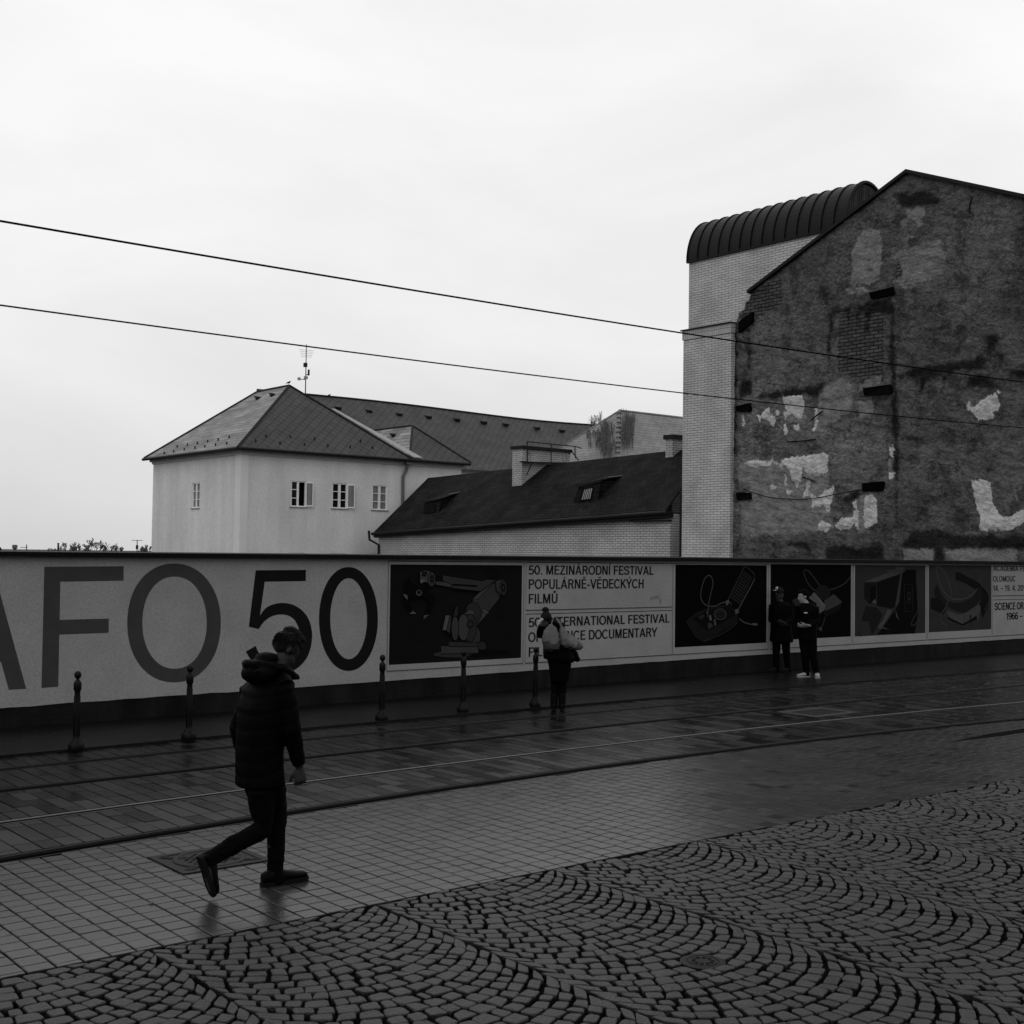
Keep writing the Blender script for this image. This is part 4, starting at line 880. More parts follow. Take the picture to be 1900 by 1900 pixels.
for f, q in ((gA, [(1030, 1310), (1170, 1200)]), (gB, [(930, 690), (1000, 715), (1080, 745)]), (gE, [(1405, 300), (1382, 380), (1380, 455)]), (gB, [(750, 262), (900, 255), (1090, 232)])):
    MB().tube([(XG - .09, *gz(f, [p])[0]) for p in q], .026, 6).build("iron_bar", M['rust'], gable)

# ------------------------------------------------------------------ white brick tower with barrel roof
tower = thing("brick_tower", (38.5, 33, 0), "tall white brick tower with a black barrel roof, behind the ruined gable", "building")
XU = XG + .15; yU0, yU1 = 27.45, 35.07; zU = 14.42; XUb = XU + 2.62
XL_ = XG - .22; yL0, yL1 = 32.47, 35.0; zLt = 11.55
MB().box((XU, yU0, 0), (XUb, yU1, zU)).build("upper_wall", M['brick'], tower)
MB().box((XL_, yL0, 0), (XU - .003, yL1, zLt - .42)).build("lower_wall", M['brick'], tower)
MB().box((XL_ - .035, yL0 - .03, zLt - .42), (XU - .003, yL1 + .04, zLt - .045)).build("brick_band", M['soldier'], tower)
MB().box((XL_ - .10, yL0 - .05, zLt - .045), (XU - .003, yL1 + .10, zLt)).build("coping", M['gutter'], tower)
br = MB(); cxu, Rb, RbZ = (XU + XUb) / 2, (XUb - XU) / 2 + .06, 1.86
arc = lambda y, g=0.0, z=0.0: [(cxu - (Rb + g) * math.cos(a), y, zU + z + (RbZ + g) * math.sin(a)) for a in np.linspace(0, math.pi, 25)]
y0b, y1b = yU0 - .12, yU1 + .08
o_, i_ = arc(y0b), arc(y1b)
for k in range(24): br.quad(o_[k], o_[k + 1], i_[k + 1], i_[k])
br.add(arc(y0b + .10, -.03), [tuple(range(25))]); br.add(arc(y1b - .05, -.02), [tuple(range(24, -1, -1))]); br.quad(arc(y0b)[0], arc(y1b)[0], arc(y1b)[-1], arc(y0b)[-1])
e0, e1 = arc(y0b), arc(y0b, -.05)
for k in range(24): br.quad(e0[k], e1[k], e1[k + 1], e0[k + 1])
bro = br.build("barrel_roof", M['barrel'], tower, smooth=False)
sm = MB()
for y in np.linspace(y0b + .02, y1b - .02, 15):
    q = [(p, r_) for p, r_ in zip(arc(y - .012), arc(y - .012, .045))]; q2 = list(zip(arc(y + .012), arc(y + .012, .045)))
    for k in range(24):
        sm.quad(q[k][1], q[k + 1][1], q2[k + 1][1], q2[k][1]); sm.quad(q[k][0], q[k + 1][0], q[k + 1][1], q[k][1]); sm.quad(q2[k][0], q2[k][1], q2[k + 1][1], q2[k + 1][0])
sm.build("roof_seams", M['barrel'], bro)
bd = MB()
for x in np.arange(XU + .1, XUb - .1, .12): zt0 = RbZ * math.sqrt(max(0, 1 - ((x - cxu) / Rb) ** 2)) - .12; bd.box((x, y0b + .06, zU + .02), (x + .09, y0b + .099, zU + max(.1, zt0)))
bd.build("end_boarding", mat("weathered_boarding", .035, .8, .2, .4, 3.0, streak=((6, 6, .4), .5)), tower)
MB().box((XU - .09, y0b, zU - .05), (XU + .02, y1b, zU + .03)).build("gutter", M['barrel'], tower)

# ------------------------------------------------------------------ low white brick building with dark roof
xw = z3(1730, 900); PWR = PX(1244, 990, 38.083); XB = 38.083
yBn, yBf = PWR[1], PX(703, 1000, XB)[1]
low = thing("low_brick_building", (XB, 46, 0), "low white brick building with a dark shingle roof, two dormers and a chimney", "building")
eN, eF = PX(1235, 950, XB - .35), PX(694, 990, XB - .35)
RW = 4.2; rN, rF = PX(1268, 834, XB + RW), PX(794, 890, XB + RW)
RP = plane3(eN, eF, rF)
zwN, zwF = eN[2] - .05, eF[2] - .05
MB().add([(XB, yBn, 0), (XB, yBf, 0), (XB, yBf, zwF), (XB, yBn, zwN), (XB + 9, yBn, 0), (XB + 9, yBf, 0), (XB + 9, yBf, zwF), (XB + 9, yBn, zwN)], [(0, 3, 2, 1), (0, 4, 7, 3), (1, 2, 6, 5), (4, 5, 6, 7), (3, 7, 6, 2)]).build("wall", M['brickl'], low)
MB().box((XB - .06, yBn - .04, 0), (XB + .5, yBn + .75, zwN - .12)).build("corner_pier", M['brickl'], low)
eN2 = hit(1266, 908, RP)
roof = MB(); up = np.array([0, 0, .10])
eN_ = eN; rN_ = rN
roof.slab([eN_, eN2, hit(1268, 838, RP) + np.array([.2, -2.5, .1]), rF, eF], up)
b0, b1 = np.array([XB + 9.2, rN[1] - 2, zwN]), np.array([XB + 9.2, rF[1], zwF])
roof.slab([hit(1268, 838, RP) + np.array([.2, -2.5, .1]), b0, b1, rF], up)
ro = roof.build("roof", M['roofd'], low)
gt = MB(); q0, q1 = eN + np.array([-.06, -.1, -.02]), eF + np.array([-.06, .1, -.02]); gt.tube([q0, q1], .085, 8); gt.slab([q0 + [.10, 0, -.20], q1 + [.10, 0, -.20], q1 + [.10, 0, .06], q0 + [.10, 0, .06]], (.32, 0, 0)); gt.build("gutter", M['gutter'], low)
dp = [PX(*z3(x, y), XB - .30 + k * .06) for x, y, k in ((14, 812, 0), (17, 862, 0), (70, 892, 4), (72, 1000, 4))]; dp[-1][2] = 0
MB().tube(dp, .07, 8).build("downpipe", M['gutter'], low)
dpx = PX(1264, 910, XB - .15); MB().tube([dpx, (dpx[0], dpx[1], 0)], .06, 8).build("downpipe", M['gutter'], low)
MB().box((XB - .25, yBn - .1, zwN - .32), (XB - .01, yBn + 2.2, zwN - .26)).build("canopy", M['gutter'], low)
for i, (bl, brr, tl, tr, kl, kr_) in enumerate((((305, 731), (405, 722), (333, 652), (424, 636), (470, 608), (522, 603)), ((1165, 667), (1310, 655), (1205, 562), (1330, 530), (1362, 520), (1440, 512)))):
    B0, B1 = hit(*z3(*bl), RP), hit(*z3(*brr), RP); K0, K1 = hit(*z3(*kl), RP), hit(*z3(*kr_), RP)
    xf = (B0[0] + B1[0]) / 2; T0, T1 = PX(*z3(*tl), xf + .12), PX(*z3(*tr), xf + .12)
    dn = np.array([0, 0, -.12])
    md = MB().add([B0 + dn, B1 + dn, T1, T0, K1 + dn, K0 + dn], [(0, 3, 2, 1), (1, 2, 4), (0, 5, 3)]); d_ = md.build("dormer", M['roofd'], low)
    MB().slab([T0 + [-.12, .1, .02], T1 + [-.12, -.1, .02], K1 + [0, -.1, .05], K0 + [0, .1, .05]], (0, 0, .05)).build("dormer_roof", M['roofd'], d_)
    fr = lambda s, r_: (B0 * (1 - s) + B1 * s) * (1 - r_) + (T0 * (1 - s) + T1 * s) * r_ + np.array([-.02, 0, 0])
    MB().slab([fr(.22, .16), fr(.78, .16), fr(.74, .80), fr(.26, .80)], (-.03, 0, 0)).build("window", M['dark'], d_)
    fm_ = MB()
    for k in (range(5) if i else (0, 2, 4)): s0 = .40 + k * .075; fm_.slab([fr(s0, .24), fr(s0 + .03, .24), fr(s0 + .03, .74), fr(s0, .74)], (-.05, 0, 0))
    fm_.build("window_bars", M['flash'] if i else M['gutter'], d_)
    MB().slab([T1 * .25 + K1 * .75 + [-.1, .35, .08], K1 + [0, -.12, .10], K1 + [.12, -.12, .10], K1 * .9 + T1 * .1 + [.12, .5, .08]], (0, 0, .02)).build("flashing", M['flash'], d_)
def brick_stack(name, parent, base, w, d, ztop_, capm, cap=.12):
    x, y = base[0], base[1]; o = MB().box((x, y - w, base[2] - 2.5), (x + d, y, ztop_)).build(name, M['brickl'], parent)
    MB().box((x - .08, y - w - .08, ztop_), (x + d + .08, y + .08, ztop_ + cap)).build("cap", capm, o); return o
cb_ = hit(*z3(828, 570), RP); cr_ = hit(*z3(885, 562), RP)
wch = abs(cb_[1] - cr_[1]); dch = PY(*z3(1160, 390), cr_[1])[0] - cr_[0]; zch = PX(*z3(830, 350), cb_[0])[2]
chim = brick_stack("chimney", low, cb_, wch, dch, zch, M['gutter'], .16)
rl = MB(); yp = cb_[1] - wch - .03
q = lambda x, y, o=.25: PY(*z3(x, y), yp - o)
for a, b_ in (((915, 305), (1185, 332)), ((1185, 332), (1222, 342)), ((915, 305), (915, 418)), ((1050, 318), (1050, 428)), ((1185, 332), (1188, 400)), ((885, 420), (1160, 428)), ((940, 430), (910, 495)), ((915, 345), (1050, 352)), ((1050, 352), (1160, 372)), ((1160, 350), (1205, 410))):
    rl.tube([q(*a), q(*b_)], .028, 6)
p0, p1 = q(888, 416), q(1160, 424); rl.slab([p0, p1, p1 + [0, .25, 0], p0 + [0, .25, 0]], (0, 0, -.05))
rl.build("service_platform", M['gutter'], chim)
for x, y in ((922, 385), (1128, 392)):
    p = PY(*z3(x, y), cb_[1] - wch - .006); mb = MB()
    for a, b_, c_, d in ((-.16, -.11, -.2, .2), (.11, .16, -.2, .2), (-.11, .11, .15, .2), (-.11, .11, -.2, -.15)): mb.box((p[0] + a, p[1] - .03, p[2] + c_), (p[0] + b_, p[1] + .0, p[2] + d))
    mb.build("soot_door", M['flash'], chim)
c2 = hit(*z3(1700, 398), RP); c2r = hit(*z3(1742, 392), RP)
ch2 = brick_stack("chimney", low, c2, abs(c2[1] - c2r[1]), 1.9, PX(*z3(1705, 292), c2[0])[2], M['gutter'], .20)

# ------------------------------------------------------------------ pale house with hipped slate roof and its wing
YH = 60.0; c0 = PY(446, 930, YH); XH = c0[0]; XE = PY(*z2(1462, 800), YH)[0]; YHB = PX(283, 930, XH)[1]; ZE = 7.72; XBAY = PY(856, 870, YH)[0]
house = thing("pale_house", (XH, YH, 0), "pale rendered house with a hipped slate roof and open white windows", "house")
def facade(mb, ax, c, a0, a1, zt_, holes, depth, sgn):
    """wall on the plane ax=c with real openings and reveals; holes: (a, b, z0, z1)"""
    A = sorted({a0, a1, *[h[0] for h in holes], *[h[1] for h in holes]}); Z = sorted({0, zt_, *[h[2] for h in holes], *[h[3] for h in holes]})
    pt = (lambda a, z, o=0: (a, c + o, z)) if ax == 'y' else (lambda a, z, o=0: (c + o, a, z))
    for i in range(len(A) - 1):
        for j in range(len(Z) - 1):
            am, zm = (A[i] + A[i + 1]) / 2, (Z[j] + Z[j + 1]) / 2
            if any(h[0] < am < h[1] and h[2] < zm < h[3] for h in holes): continue
            q_ = [pt(A[i], Z[j]), pt(A[i + 1], Z[j]), pt(A[i + 1], Z[j + 1]), pt(A[i], Z[j + 1])]; mb.quad(*(q_ if sgn > 0 else q_[::-1]))
    for a, b_, z0, z1v in holes:
        for (p, q_) in (((a, z0), (b_, z0)), ((b_, z0), (b_, z1v)), ((b_, z1v), (a, z1v)), ((a, z1v), (a, z0))): mb.quad(pt(*p), pt(*q_), pt(*q_, depth), pt(*p, depth))
def wrect(f, x0, x1, y0, y1, pl, c): 
    a, b_ = (PY if pl == 'y' else PX)(*f(x0, (y0 + y1) / 2), c), (PY if pl == 'y' else PX)(*f(x1, (y0 + y1) / 2), c); m_ = (PY if pl == 'y' else PX)(*f((x0 + x1) / 2, y0), c)[2]; n_ = (PY if pl == 'y' else PX)(*f((x0 + x1) / 2, y1), c)[2]
    k = 0 if pl == 'y' else 1; return min(a[k], b_[k]), max(a[k], b_[k]), n_, m_
hr = [wrect(z2, 862, 945, 785, 922, 'y', YH), wrect(z2, 1082, 1166, 797, 931, 'y', YH), wrect(z2, 1296, 1379, 808, 938, 'y', YH)]
zA, zBt = np.mean([h[3] for h in hr]), np.mean([h[2] for h in hr]); hr = [(a, b_, zBt, zA) for a, b_, _, _ in hr]
DZ = zA - PY(*z2(890, 1168), YH)[2]
hr += [(a, b_, zBt - DZ, zA - DZ) for a, b_, _, _ in hr]
hlft = [wrect(z2, 334, 375, 795, 928, 'x', XH)]; hlft += [(a, b_, z0 - DZ, z1v - DZ) for a, b_, z0, z1v in hlft]
mb = MB(); facade(mb, 'y', YH, XH, XBAY, ZE - .1, hr, .22, 1); facade(mb, 'x', XH, YH, YHB, ZE - .1, hlft, .22, -1)
mb.quad((XBAY, YH, 0), (XBAY, 68, 0), (XBAY, 68, ZE - .1), (XBAY, YH, ZE - .1)).quad((XH, YHB, 0), (XH, YHB, ZE - .1), (XE, YHB, ZE - .1), (XE, YHB, 0))
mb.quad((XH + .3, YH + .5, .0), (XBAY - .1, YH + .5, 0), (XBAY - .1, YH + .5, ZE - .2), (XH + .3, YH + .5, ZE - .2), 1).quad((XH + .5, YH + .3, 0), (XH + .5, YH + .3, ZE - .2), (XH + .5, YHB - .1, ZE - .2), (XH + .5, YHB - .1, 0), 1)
mb.build("wall", [M['house'], M['dark']], house)
def window(parent, pl, c, h, style):
    a, b_, z0, z1v = h; o = (lambda a_, z, d=0: (a_, c + d, z)) if pl == 'y' else (lambda a_, z, d=0: (c + d, a_, z)); fr = MB()
    bx = lambda m_, a_, b2, z_, z2_, d0, d1: m_.box(*( ((a_, c + d0, z_), (b2, c + d1, z2_)) if pl == 'y' else ((c + d0, a_, z_), (c + d1, b2, z2_))))
    t_ = .055; D0, D1 = .03, .12
    for p in ((a, a + t_, z0, z1v), (b_ - t_, b_, z0, z1v), (a + t_, b_ - t_, z1v - t_, z1v), (a + t_, b_ - t_, z0, z0 + t_)): bx(fr, *p, D0, D1)
    mid = (a + b_) / 2; 
    if style != 'bare': bx(fr, mid - .04, mid + .04, z0 + t_, z1v - t_, D0 + .003, D1 - .003)
    w = fr.build("window", M['frame'], parent)
    bar = MB(); hh = z1v - z0
    leaves = ((a + t_, mid - .04), (mid + .04, b_ - t_))
    for i, (p, q_) in enumerate(leaves):
        if style == 'one' and i == 1: continue
        for k in (1, 2): bx(bar, p, q_, z0 + hh * k / 3 - .02, z0 + hh * k / 3 + .02, D0 + .02, D0 + .05)
        for (s_, e_) in ((p, p + .035), (q_ - .035, q_)): bx(bar, s_, e_, z0 + t_, z1v - t_, D0 + .01, D0 + .06)
    bar.build("glazing_bars", M['frame'], w)
    g_ = MB()
    for i, (p, q_) in enumerate(leaves):
        if style == 'one' and i == 1: continue
        bx(g_, p, q_, z0 + t_, z1v - t_, D0 + .066, D0 + .072)
    g_.build("pane", M['curtain'] if style in ('curtain', 'bare') else M['glass'], w)
    sl_ = MB(); bx(sl_, a - .06, b_ + .06, z0 - .05, z0 - .003, -.06, .05); sl_.build("sill", M['flash'], w)
    if style in ('one', 'two') and pl == 'y':
        sw = (b_ - a) / 2 * .85; s_ = MB(); e = np.array([sw * .78, -sw * .55, 0]); p0 = np.array([b_ - .02, c - .01, z0 + .03]); hh2 = np.array([0, 0, z1v - z0 - .06]); th = np.array([.02, .035, 0])
        for (u0, u1, v0, v1) in ((0, .10, 0, 1), (.90, 1, 0, 1), (.10, .90, 0, .05), (.10, .90, .95, 1), ): s_.slab([p0 + e * u0 + hh2 * v0, p0 + e * u1 + hh2 * v0, p0 + e * u1 + hh2 * v1, p0 + e * u0 + hh2 * v1], th)
        sa = s_.build("open_sash", M['frame'], w)
        MB().slab([p0 + e * .1 + hh2 * .05, p0 + e * .9 + hh2 * .05, p0 + e * .9 + hh2 * .95, p0 + e * .1 + hh2 * .95], th * .3).build("sash_glass", M['curtain'], w)  # matt pale pane, the reflected sky put into its colour
    return w
for h, st in zip(hr, ('one', 'two', 'curtain', 'two', 'two', 'curtain')): window(house, 'y', YH, h, st)
for h in hlft: window(house, 'x', XH, h, 'curtain')
mb = MB(); mb.box((XH - .03, YH - .03, 0), (XH + .42, YH - .001, ZE - .35)).box((XH - .03, YH - .001, 0), (XH - .001, YH + .62, ZE - .35)); mb.build("corner_strip", M['quoin'], house)
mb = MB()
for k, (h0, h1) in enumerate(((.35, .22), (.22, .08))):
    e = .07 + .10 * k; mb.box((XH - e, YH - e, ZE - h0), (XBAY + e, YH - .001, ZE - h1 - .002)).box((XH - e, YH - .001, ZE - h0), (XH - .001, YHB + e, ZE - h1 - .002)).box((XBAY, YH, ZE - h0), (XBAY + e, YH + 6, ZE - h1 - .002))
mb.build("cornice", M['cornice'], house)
OV = .42; E0, E1, E2, E3 = (XH - OV, YH - OV, ZE), (XE + OV - .1, YH - OV, ZE), (XE + OV, YHB + OV, ZE), (XH - OV, YHB + OV, ZE)
XC = (XH + XE) / 2; A0 = PX(537, 716, XC); A1 = PX(478, 728, XC); A1 = np.array([XC, A1[1], A0[2]])
rfm = MB(); th = (0, 0, -.09)
rfm.slab([E0, E1, A0], th, 0); rfm.slab([E3, E0, A0, A1], th, 1); rfm.slab([E1, E2, A1, A0], th, 1); rfm.slab([E2, E3, A1], th, 0)
hroof = rfm.build("roof", [M['rooff'], M['roofl']], house)
rc = MB()
for a, b_ in ((E0, A0), (E1, A0), (E3, A1), (A0, A1)): rc.tube([np.array(a) + [0, 0, .02], np.array(b_) + [0, 0, .02]], .075, 6)
rc.build("ridge_tiles", M['gutter'], hroof)
mb = MB(); mb.tube([(XH - OV - .06, YH - OV - .06, ZE - .06), (XBAY + .3, YH - OV - .06, ZE - .06)], .085, 8).tube([(XH - OV - .06, YH - OV - .06, ZE - .06), (XH - OV - .06, YHB + OV, ZE - .06)], .085, 8); mb.build("gutter", M['gutter'], house)
a_, b_ = np.array(A0), np.array(E1); f0 = a_ * .66 + b_ * .34
MB().slab([f0 + [.02, 0, .10], f0 + [.28, .05, .10], b_ + [.78, .05, .10], b_ + [.10, -.02, .10]], (0, 0, .05)).build("valley_flashing", M['flash'], hroof)
xd = PY(*z2(1458, 850), YH)[0]; mb = MB(); mb.box((xd - .02, YH - .42, ZE - .28), (xd + .42, YH - .10, ZE - .02)); mb.tube([(xd + .2, YH - .25, ZE - .25), (xd + .15, YH - .16, ZE - .62), (xd - .04, YH - .12, ZE - 1.0), (xd - .04, YH - .12, 0)], .095, 8); mb.build("downpipe", M['pipe'], house)
# bay roof
pk = PY(*z2(1512, 490), 62.4); bk = np.array([pk[0], 70.0, pk[2]]); e1b = (XBAY + OV, YH - OV, ZE + .02); e0b = (XE + .15, YH - OV, ZE + .02)
mb = MB(); mb.slab([e0b, e1b, pk], th, 0); mb.slab([(XE + .15, 70, ZE + .02), e0b, pk, bk], th, 1); mb.slab([e1b, (XBAY + OV, 70, ZE + .02), bk, pk], th, 0)
bay = mb.build("bay_roof", [M['rooff'], M['roofl']], house)
rc = MB()
for a, b_ in ((e0b, pk), (e1b, pk), (pk, bk)): rc.tube([np.array(a) + [0, 0, .02], np.array(b_) + [0, 0, .02]], .065, 6)
rc.build("ridge_tiles", M['gutter'], bay)
# long wing
YWG, YRG = 66.5, 73.0; zrg = float(PY(850, 763, YRG)[2]); zeg = float(PY(900, 873, YWG)[2]); XW0, XW1 = 38.5, PY(1125, 795, YRG)[0] + 2
MB().box((XBAY + .01, YWG + .4, 0), (XW1 - .4, YRG + 5, zeg - .12)).build("wing_wall", M['house'], house)
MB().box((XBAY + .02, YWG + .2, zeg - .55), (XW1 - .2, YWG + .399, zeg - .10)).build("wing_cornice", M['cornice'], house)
# the wing ridge sags slightly along its length
nx = 16; xsW = np.linspace(XW0, XW1, nx); sag = .16 * np.sin(np.linspace(0, math.pi * 2.2, nx)) * np.linspace(.3, 1, nx); mb = MB()
for i in range(nx - 1):
    a, b_ = xsW[i], xsW[i + 1]; mb.quad((a, YWG, zeg), (b_, YWG, zeg), (b_, YRG, zrg + sag[i + 1]), (a, YRG, zrg + sag[i])).quad((a, YRG, zrg + sag[i]), (b_, YRG, zrg + sag[i + 1]), (b_, YRG + 6.5, zeg), (a, YRG + 6.5, zeg))
mb.box((XW0, YWG - .1, zeg - .12), (XW1, YWG + .05, zeg - .02)); wr = mb.build("wing_roof", M['rooff'], house)
MB().tube([(x, YRG, zrg + s_ + .03) for x, s_ in zip(xsW, sag)], .08, 6).build("ridge_tiles", M['gutter'], wr)
def roof_pt(y): return zeg + (zrg - zeg) * (y - YWG) / (YRG - YWG)
WPL = plane3((XW0, YWG, zeg), (XW1, YWG, zeg), (XW1, YRG, zrg)); HPF = plane3(E0, E1, A0); HPL = plane3(E3, E0, A0)
vents = [(z2, p, WPL, wr) for p in ((1110, 398), (1275, 415), (1437, 432), (1593, 446), (1745, 460), (1888, 474))] + [(z3, p, WPL, wr) for p in ((510, 184), (663, 199), (786, 211), (965, 231), (1106, 246))] + [(z2, p, HPL, hroof) for p in ((684, 345), (762, 328))] + [(z2, (1408, 543), plane3((XE + .15, 70, ZE), e0b, pk), bay)]
vm = None
for f, p, pl, par in vents:
    q = hit(*f(*p), pl); mb = MB(); mb.add([(q[0] - .2, q[1] - .2, q[2] - .12), (q[0] + .2, q[1] - .2, q[2] - .12), (q[0] + .2, q[1] - .28, q[2] + .08), (q[0] - .2, q[1] - .28, q[2] + .08), (q[0] + .14, q[1] + .2, q[2] + .18), (q[0] - .14, q[1] + .2, q[2] + .18)], [(0, 1, 2, 3), (3, 2, 4, 5), (0, 3, 5), (1, 4, 2)])
    mb.build("roof_vent", M['gutter'], par)
sg = [(z2, p, HPL, hroof) for p in ((255, 605), (310, 596), (363, 588), (418, 578), (474, 568), (533, 556), (186, 640), (237, 632), (293, 622), (350, 612), (403, 605), (460, 597), (520, 588))] + [(z2, p, HPF, hroof) for p in ((675, 577), (730, 550), (805, 587), (860, 555), (935, 595), (990, 565), (1060, 601), (1180, 607), (1235, 578), (1300, 612))]
for f, p, pl, par in sg:
    q = hit(*f(*p), pl); MB().box((q[0] - .03, q[1] - .03, q[2] - .05), (q[0] + .03, q[1] + .03, q[2] + .14)).build("snow_guard", M['gutter'], par)
# antenna mast
ab = PY(*z2(940, 322), 67.0); at_ = PY(*z2(946, 55), 67.0); ant = thing("antenna_mast", (ab[0], ab[1], ab[2] - 2.2), "thin antenna mast with small boxes rising above the slate roof", "antenna")
zz_ = lambda y: PY(*z2(943, y), 67.0)[2]
MB().tube([(ab[0], 67, ab[2] - 2.2), (at_[0], 67, at_[2])], [.042, .024], 8).build("mast", M['gutter'], ant)
for k in range(5): MB().tube([(ab[0] - .42 + .03 * k, 67.1, zz_(85 + 9 * k)), (ab[0] + .46 - .03 * k, 66.9, zz_(85 + 9 * k))], .010, 5).build("aerial_rod", M['flash'], ant)
MB().box((ab[0] - .12, 66.9, zz_(176)), (ab[0] + .05, 67.1, zz_(154))).build("relay_box", M['gutter'], ant)
p_ = PY(*z2(958, 205), 66.8); MB().box((p_[0] - .04, 66.75, p_[2] - .18), (p_[0] + .04, 66.85, p_[2] + .18)).tube([(p_[0], 66.8, p_[2] - .1), (ab[0], 67, p_[2] - .15)], .03, 6).build("relay_box", M['gutter'], ant)
p_ = PY(*z2(908, 240), 66.8); MB().tube([(p_[0], 66.8, p_[2]), (ab[0], 67, p_[2] + .05)], .03, 6).box((p_[0] - .10, 66.75, p_[2] - .07), (p_[0] + .06, 66.85, p_[2] + .10)).build("side_arm", M['flash'], ant)
p_ = PY(*z2(944, 232), 66.8); MB().box((p_[0] - .10, 66.75, p_[2] - .08), (p_[0] + .10, 66.9, p_[2] + .08)).build("relay_box", M['flash'], ant)
def bird(p, lab):
    m_ = MB(); p = np.array(p, float); m_.ell(p + [0, 0, .20], [(.19, 0, .05), (0, .08, 0), (-.03, 0, .10)]); m_.ell(p + [.15, 0, .33], [(.075, 0, 0), (0, .06, 0), (0, 0, .07)]); m_.tube([p + [.21, 0, .33], p + [.29, 0, .31]], [.022, .004], 6); m_.tube([p + [-.14, 0, .16], p + [-.36, 0, .07]], [.06, .04], 6)
    for s_ in (-.03, .03): m_.tube([p + [0, s_, .12], p + [.01, s_, -.02]], .012, 5)
    m_.v = [tuple(p + (np.array(q) - p) * .55) for q in m_.v]; o = put("bird", remeshed(m_, "bird", .013, 1, [M['timber']])); base_at(o, p); tag(o, lab, "bird", "birds perched on the slate roofs")
bird(A0 + np.array([-.05, 0, .08]), "dark bird perched on the peak of the hipped roof"); pb = PY(*z2(1066, 345), YRG); bird((pb[0], YRG, zrg + .06), "dark bird perched on the long roof ridge, right of the antenna")
# pale roofed house at the right, half hidden
PKR = PY(*z3(1437, 130), 58.0); hh_ = thing("slate_roofed_house", (PKR[0], 58, 0), "house with a pale slate roof hung with dry creeper, beside the brick tower", "house")
aa = 6.5; q_ = hit(1042, 829, (PKR, np.array([1.0, 1.0, 0]))); hd = aa * (PKR[2] - q_[2]) / (q_[1] - PKR[1]); ce = PKR + np.array([-aa, -aa, -hd]); cl_ = PKR + np.array([-aa, aa, -hd]); X9 = PKR[0] + 30
mb = MB(); mb.slab([ce, (X9, PKR[1] - aa, ce[2]), (X9, PKR[1], PKR[2]), PKR], (0, 0, -.1)); mb.slab([cl_, ce, PKR], (0, 0, -.1)); mb.slab([cl_, PKR, (X9, PKR[1], PKR[2]), (X9, PKR[1] + aa, ce[2])], (0, 0, -.1))
r9 = mb.build("roof", M['roofp'], hh_); MB().box((ce[0] + .4, ce[1] + .4, 0), (X9 - .4, cl_[1] - .4, ce[2] - .12)).build("wall", M['house'], hh_)
mb = MB().tube([PKR + [0, 0, .03], (X9, PKR[1], PKR[2] + .03)], .08, 6).tube([PKR, ce], .07, 6).tube([PKR, cl_], .07, 6)
for k in range(16): p = PKR + (ce - PKR) * (k + .5) / 16; mb.ell(p + [0, 0, .04], [(.16, .16, 0), (.12, -.12, 0), (0, 0, .10)], 8, 5)
mb.build("ridge_tiles", M['roofp'], r9)
vpl = (plane3(cl_, ce, PKR), plane3(ce, (X9, PKR[1] - aa, ce[2]), PKR))
mb = MB(); R_ = random.Random(4)
for k in range(230):
    if k < 90: x, y0v, ln, pl = R_.gauss(1365, 26), R_.uniform(185, 330), R_.uniform(30, 110), vpl[0]
    elif k < 190: x, y0v, ln, pl = R_.gauss(1487, 18), R_.uniform(140, 260), R_.uniform(40, 130), vpl[1]
    else: x, y0v, ln, pl = R_.uniform(1255, 1330), R_.uniform(240, 320), R_.uniform(10, 50), vpl[0]
    pts = []
    for i in range(5):
        q = hit(*z3(x + R_.gauss(0, 3), y0v + ln * i / 4), pl); pts.append(q + np.array([-.06, -.06, .06 + R_.random() * .12]))
    mb.tube(pts, [.012, .022, .022, .018, .006], 4)
for k in range(26):
    x = R_.uniform(1268, 1338); yb_ = 215 - (x - 1290) * .5; h_ = R_.uniform(25, 70); y9 = PKR[1] + 2.5; d_ = R_.uniform(-25, 25)
    mb.tube([PY(*z3(x, yb_ + 15), y9), PY(*z3(x + d_ * .3, yb_ - h_), y9), PY(*z3(x + d_ * .8, yb_ - h_ * .8), y9), PY(*z3(x + d_ * 1.1, yb_ - h_ * .1), y9)], [.018, .014, .012, .008], 4)
for k in range(10): x = R_.uniform(1440, 1500); mb.tube([PY(*z3(x, 160), PKR[1]), PY(*z3(x + R_.uniform(-8, 8), R_.uniform(110, 140)), PKR[1])], [.03, .01], 5)
o = mb.build("creeper", M['vine']); base_at(o, PKR + np.array([-1, -1, -3])); tag(o, "dry hanging creeper straggling down the pale slate roof", "creeper")

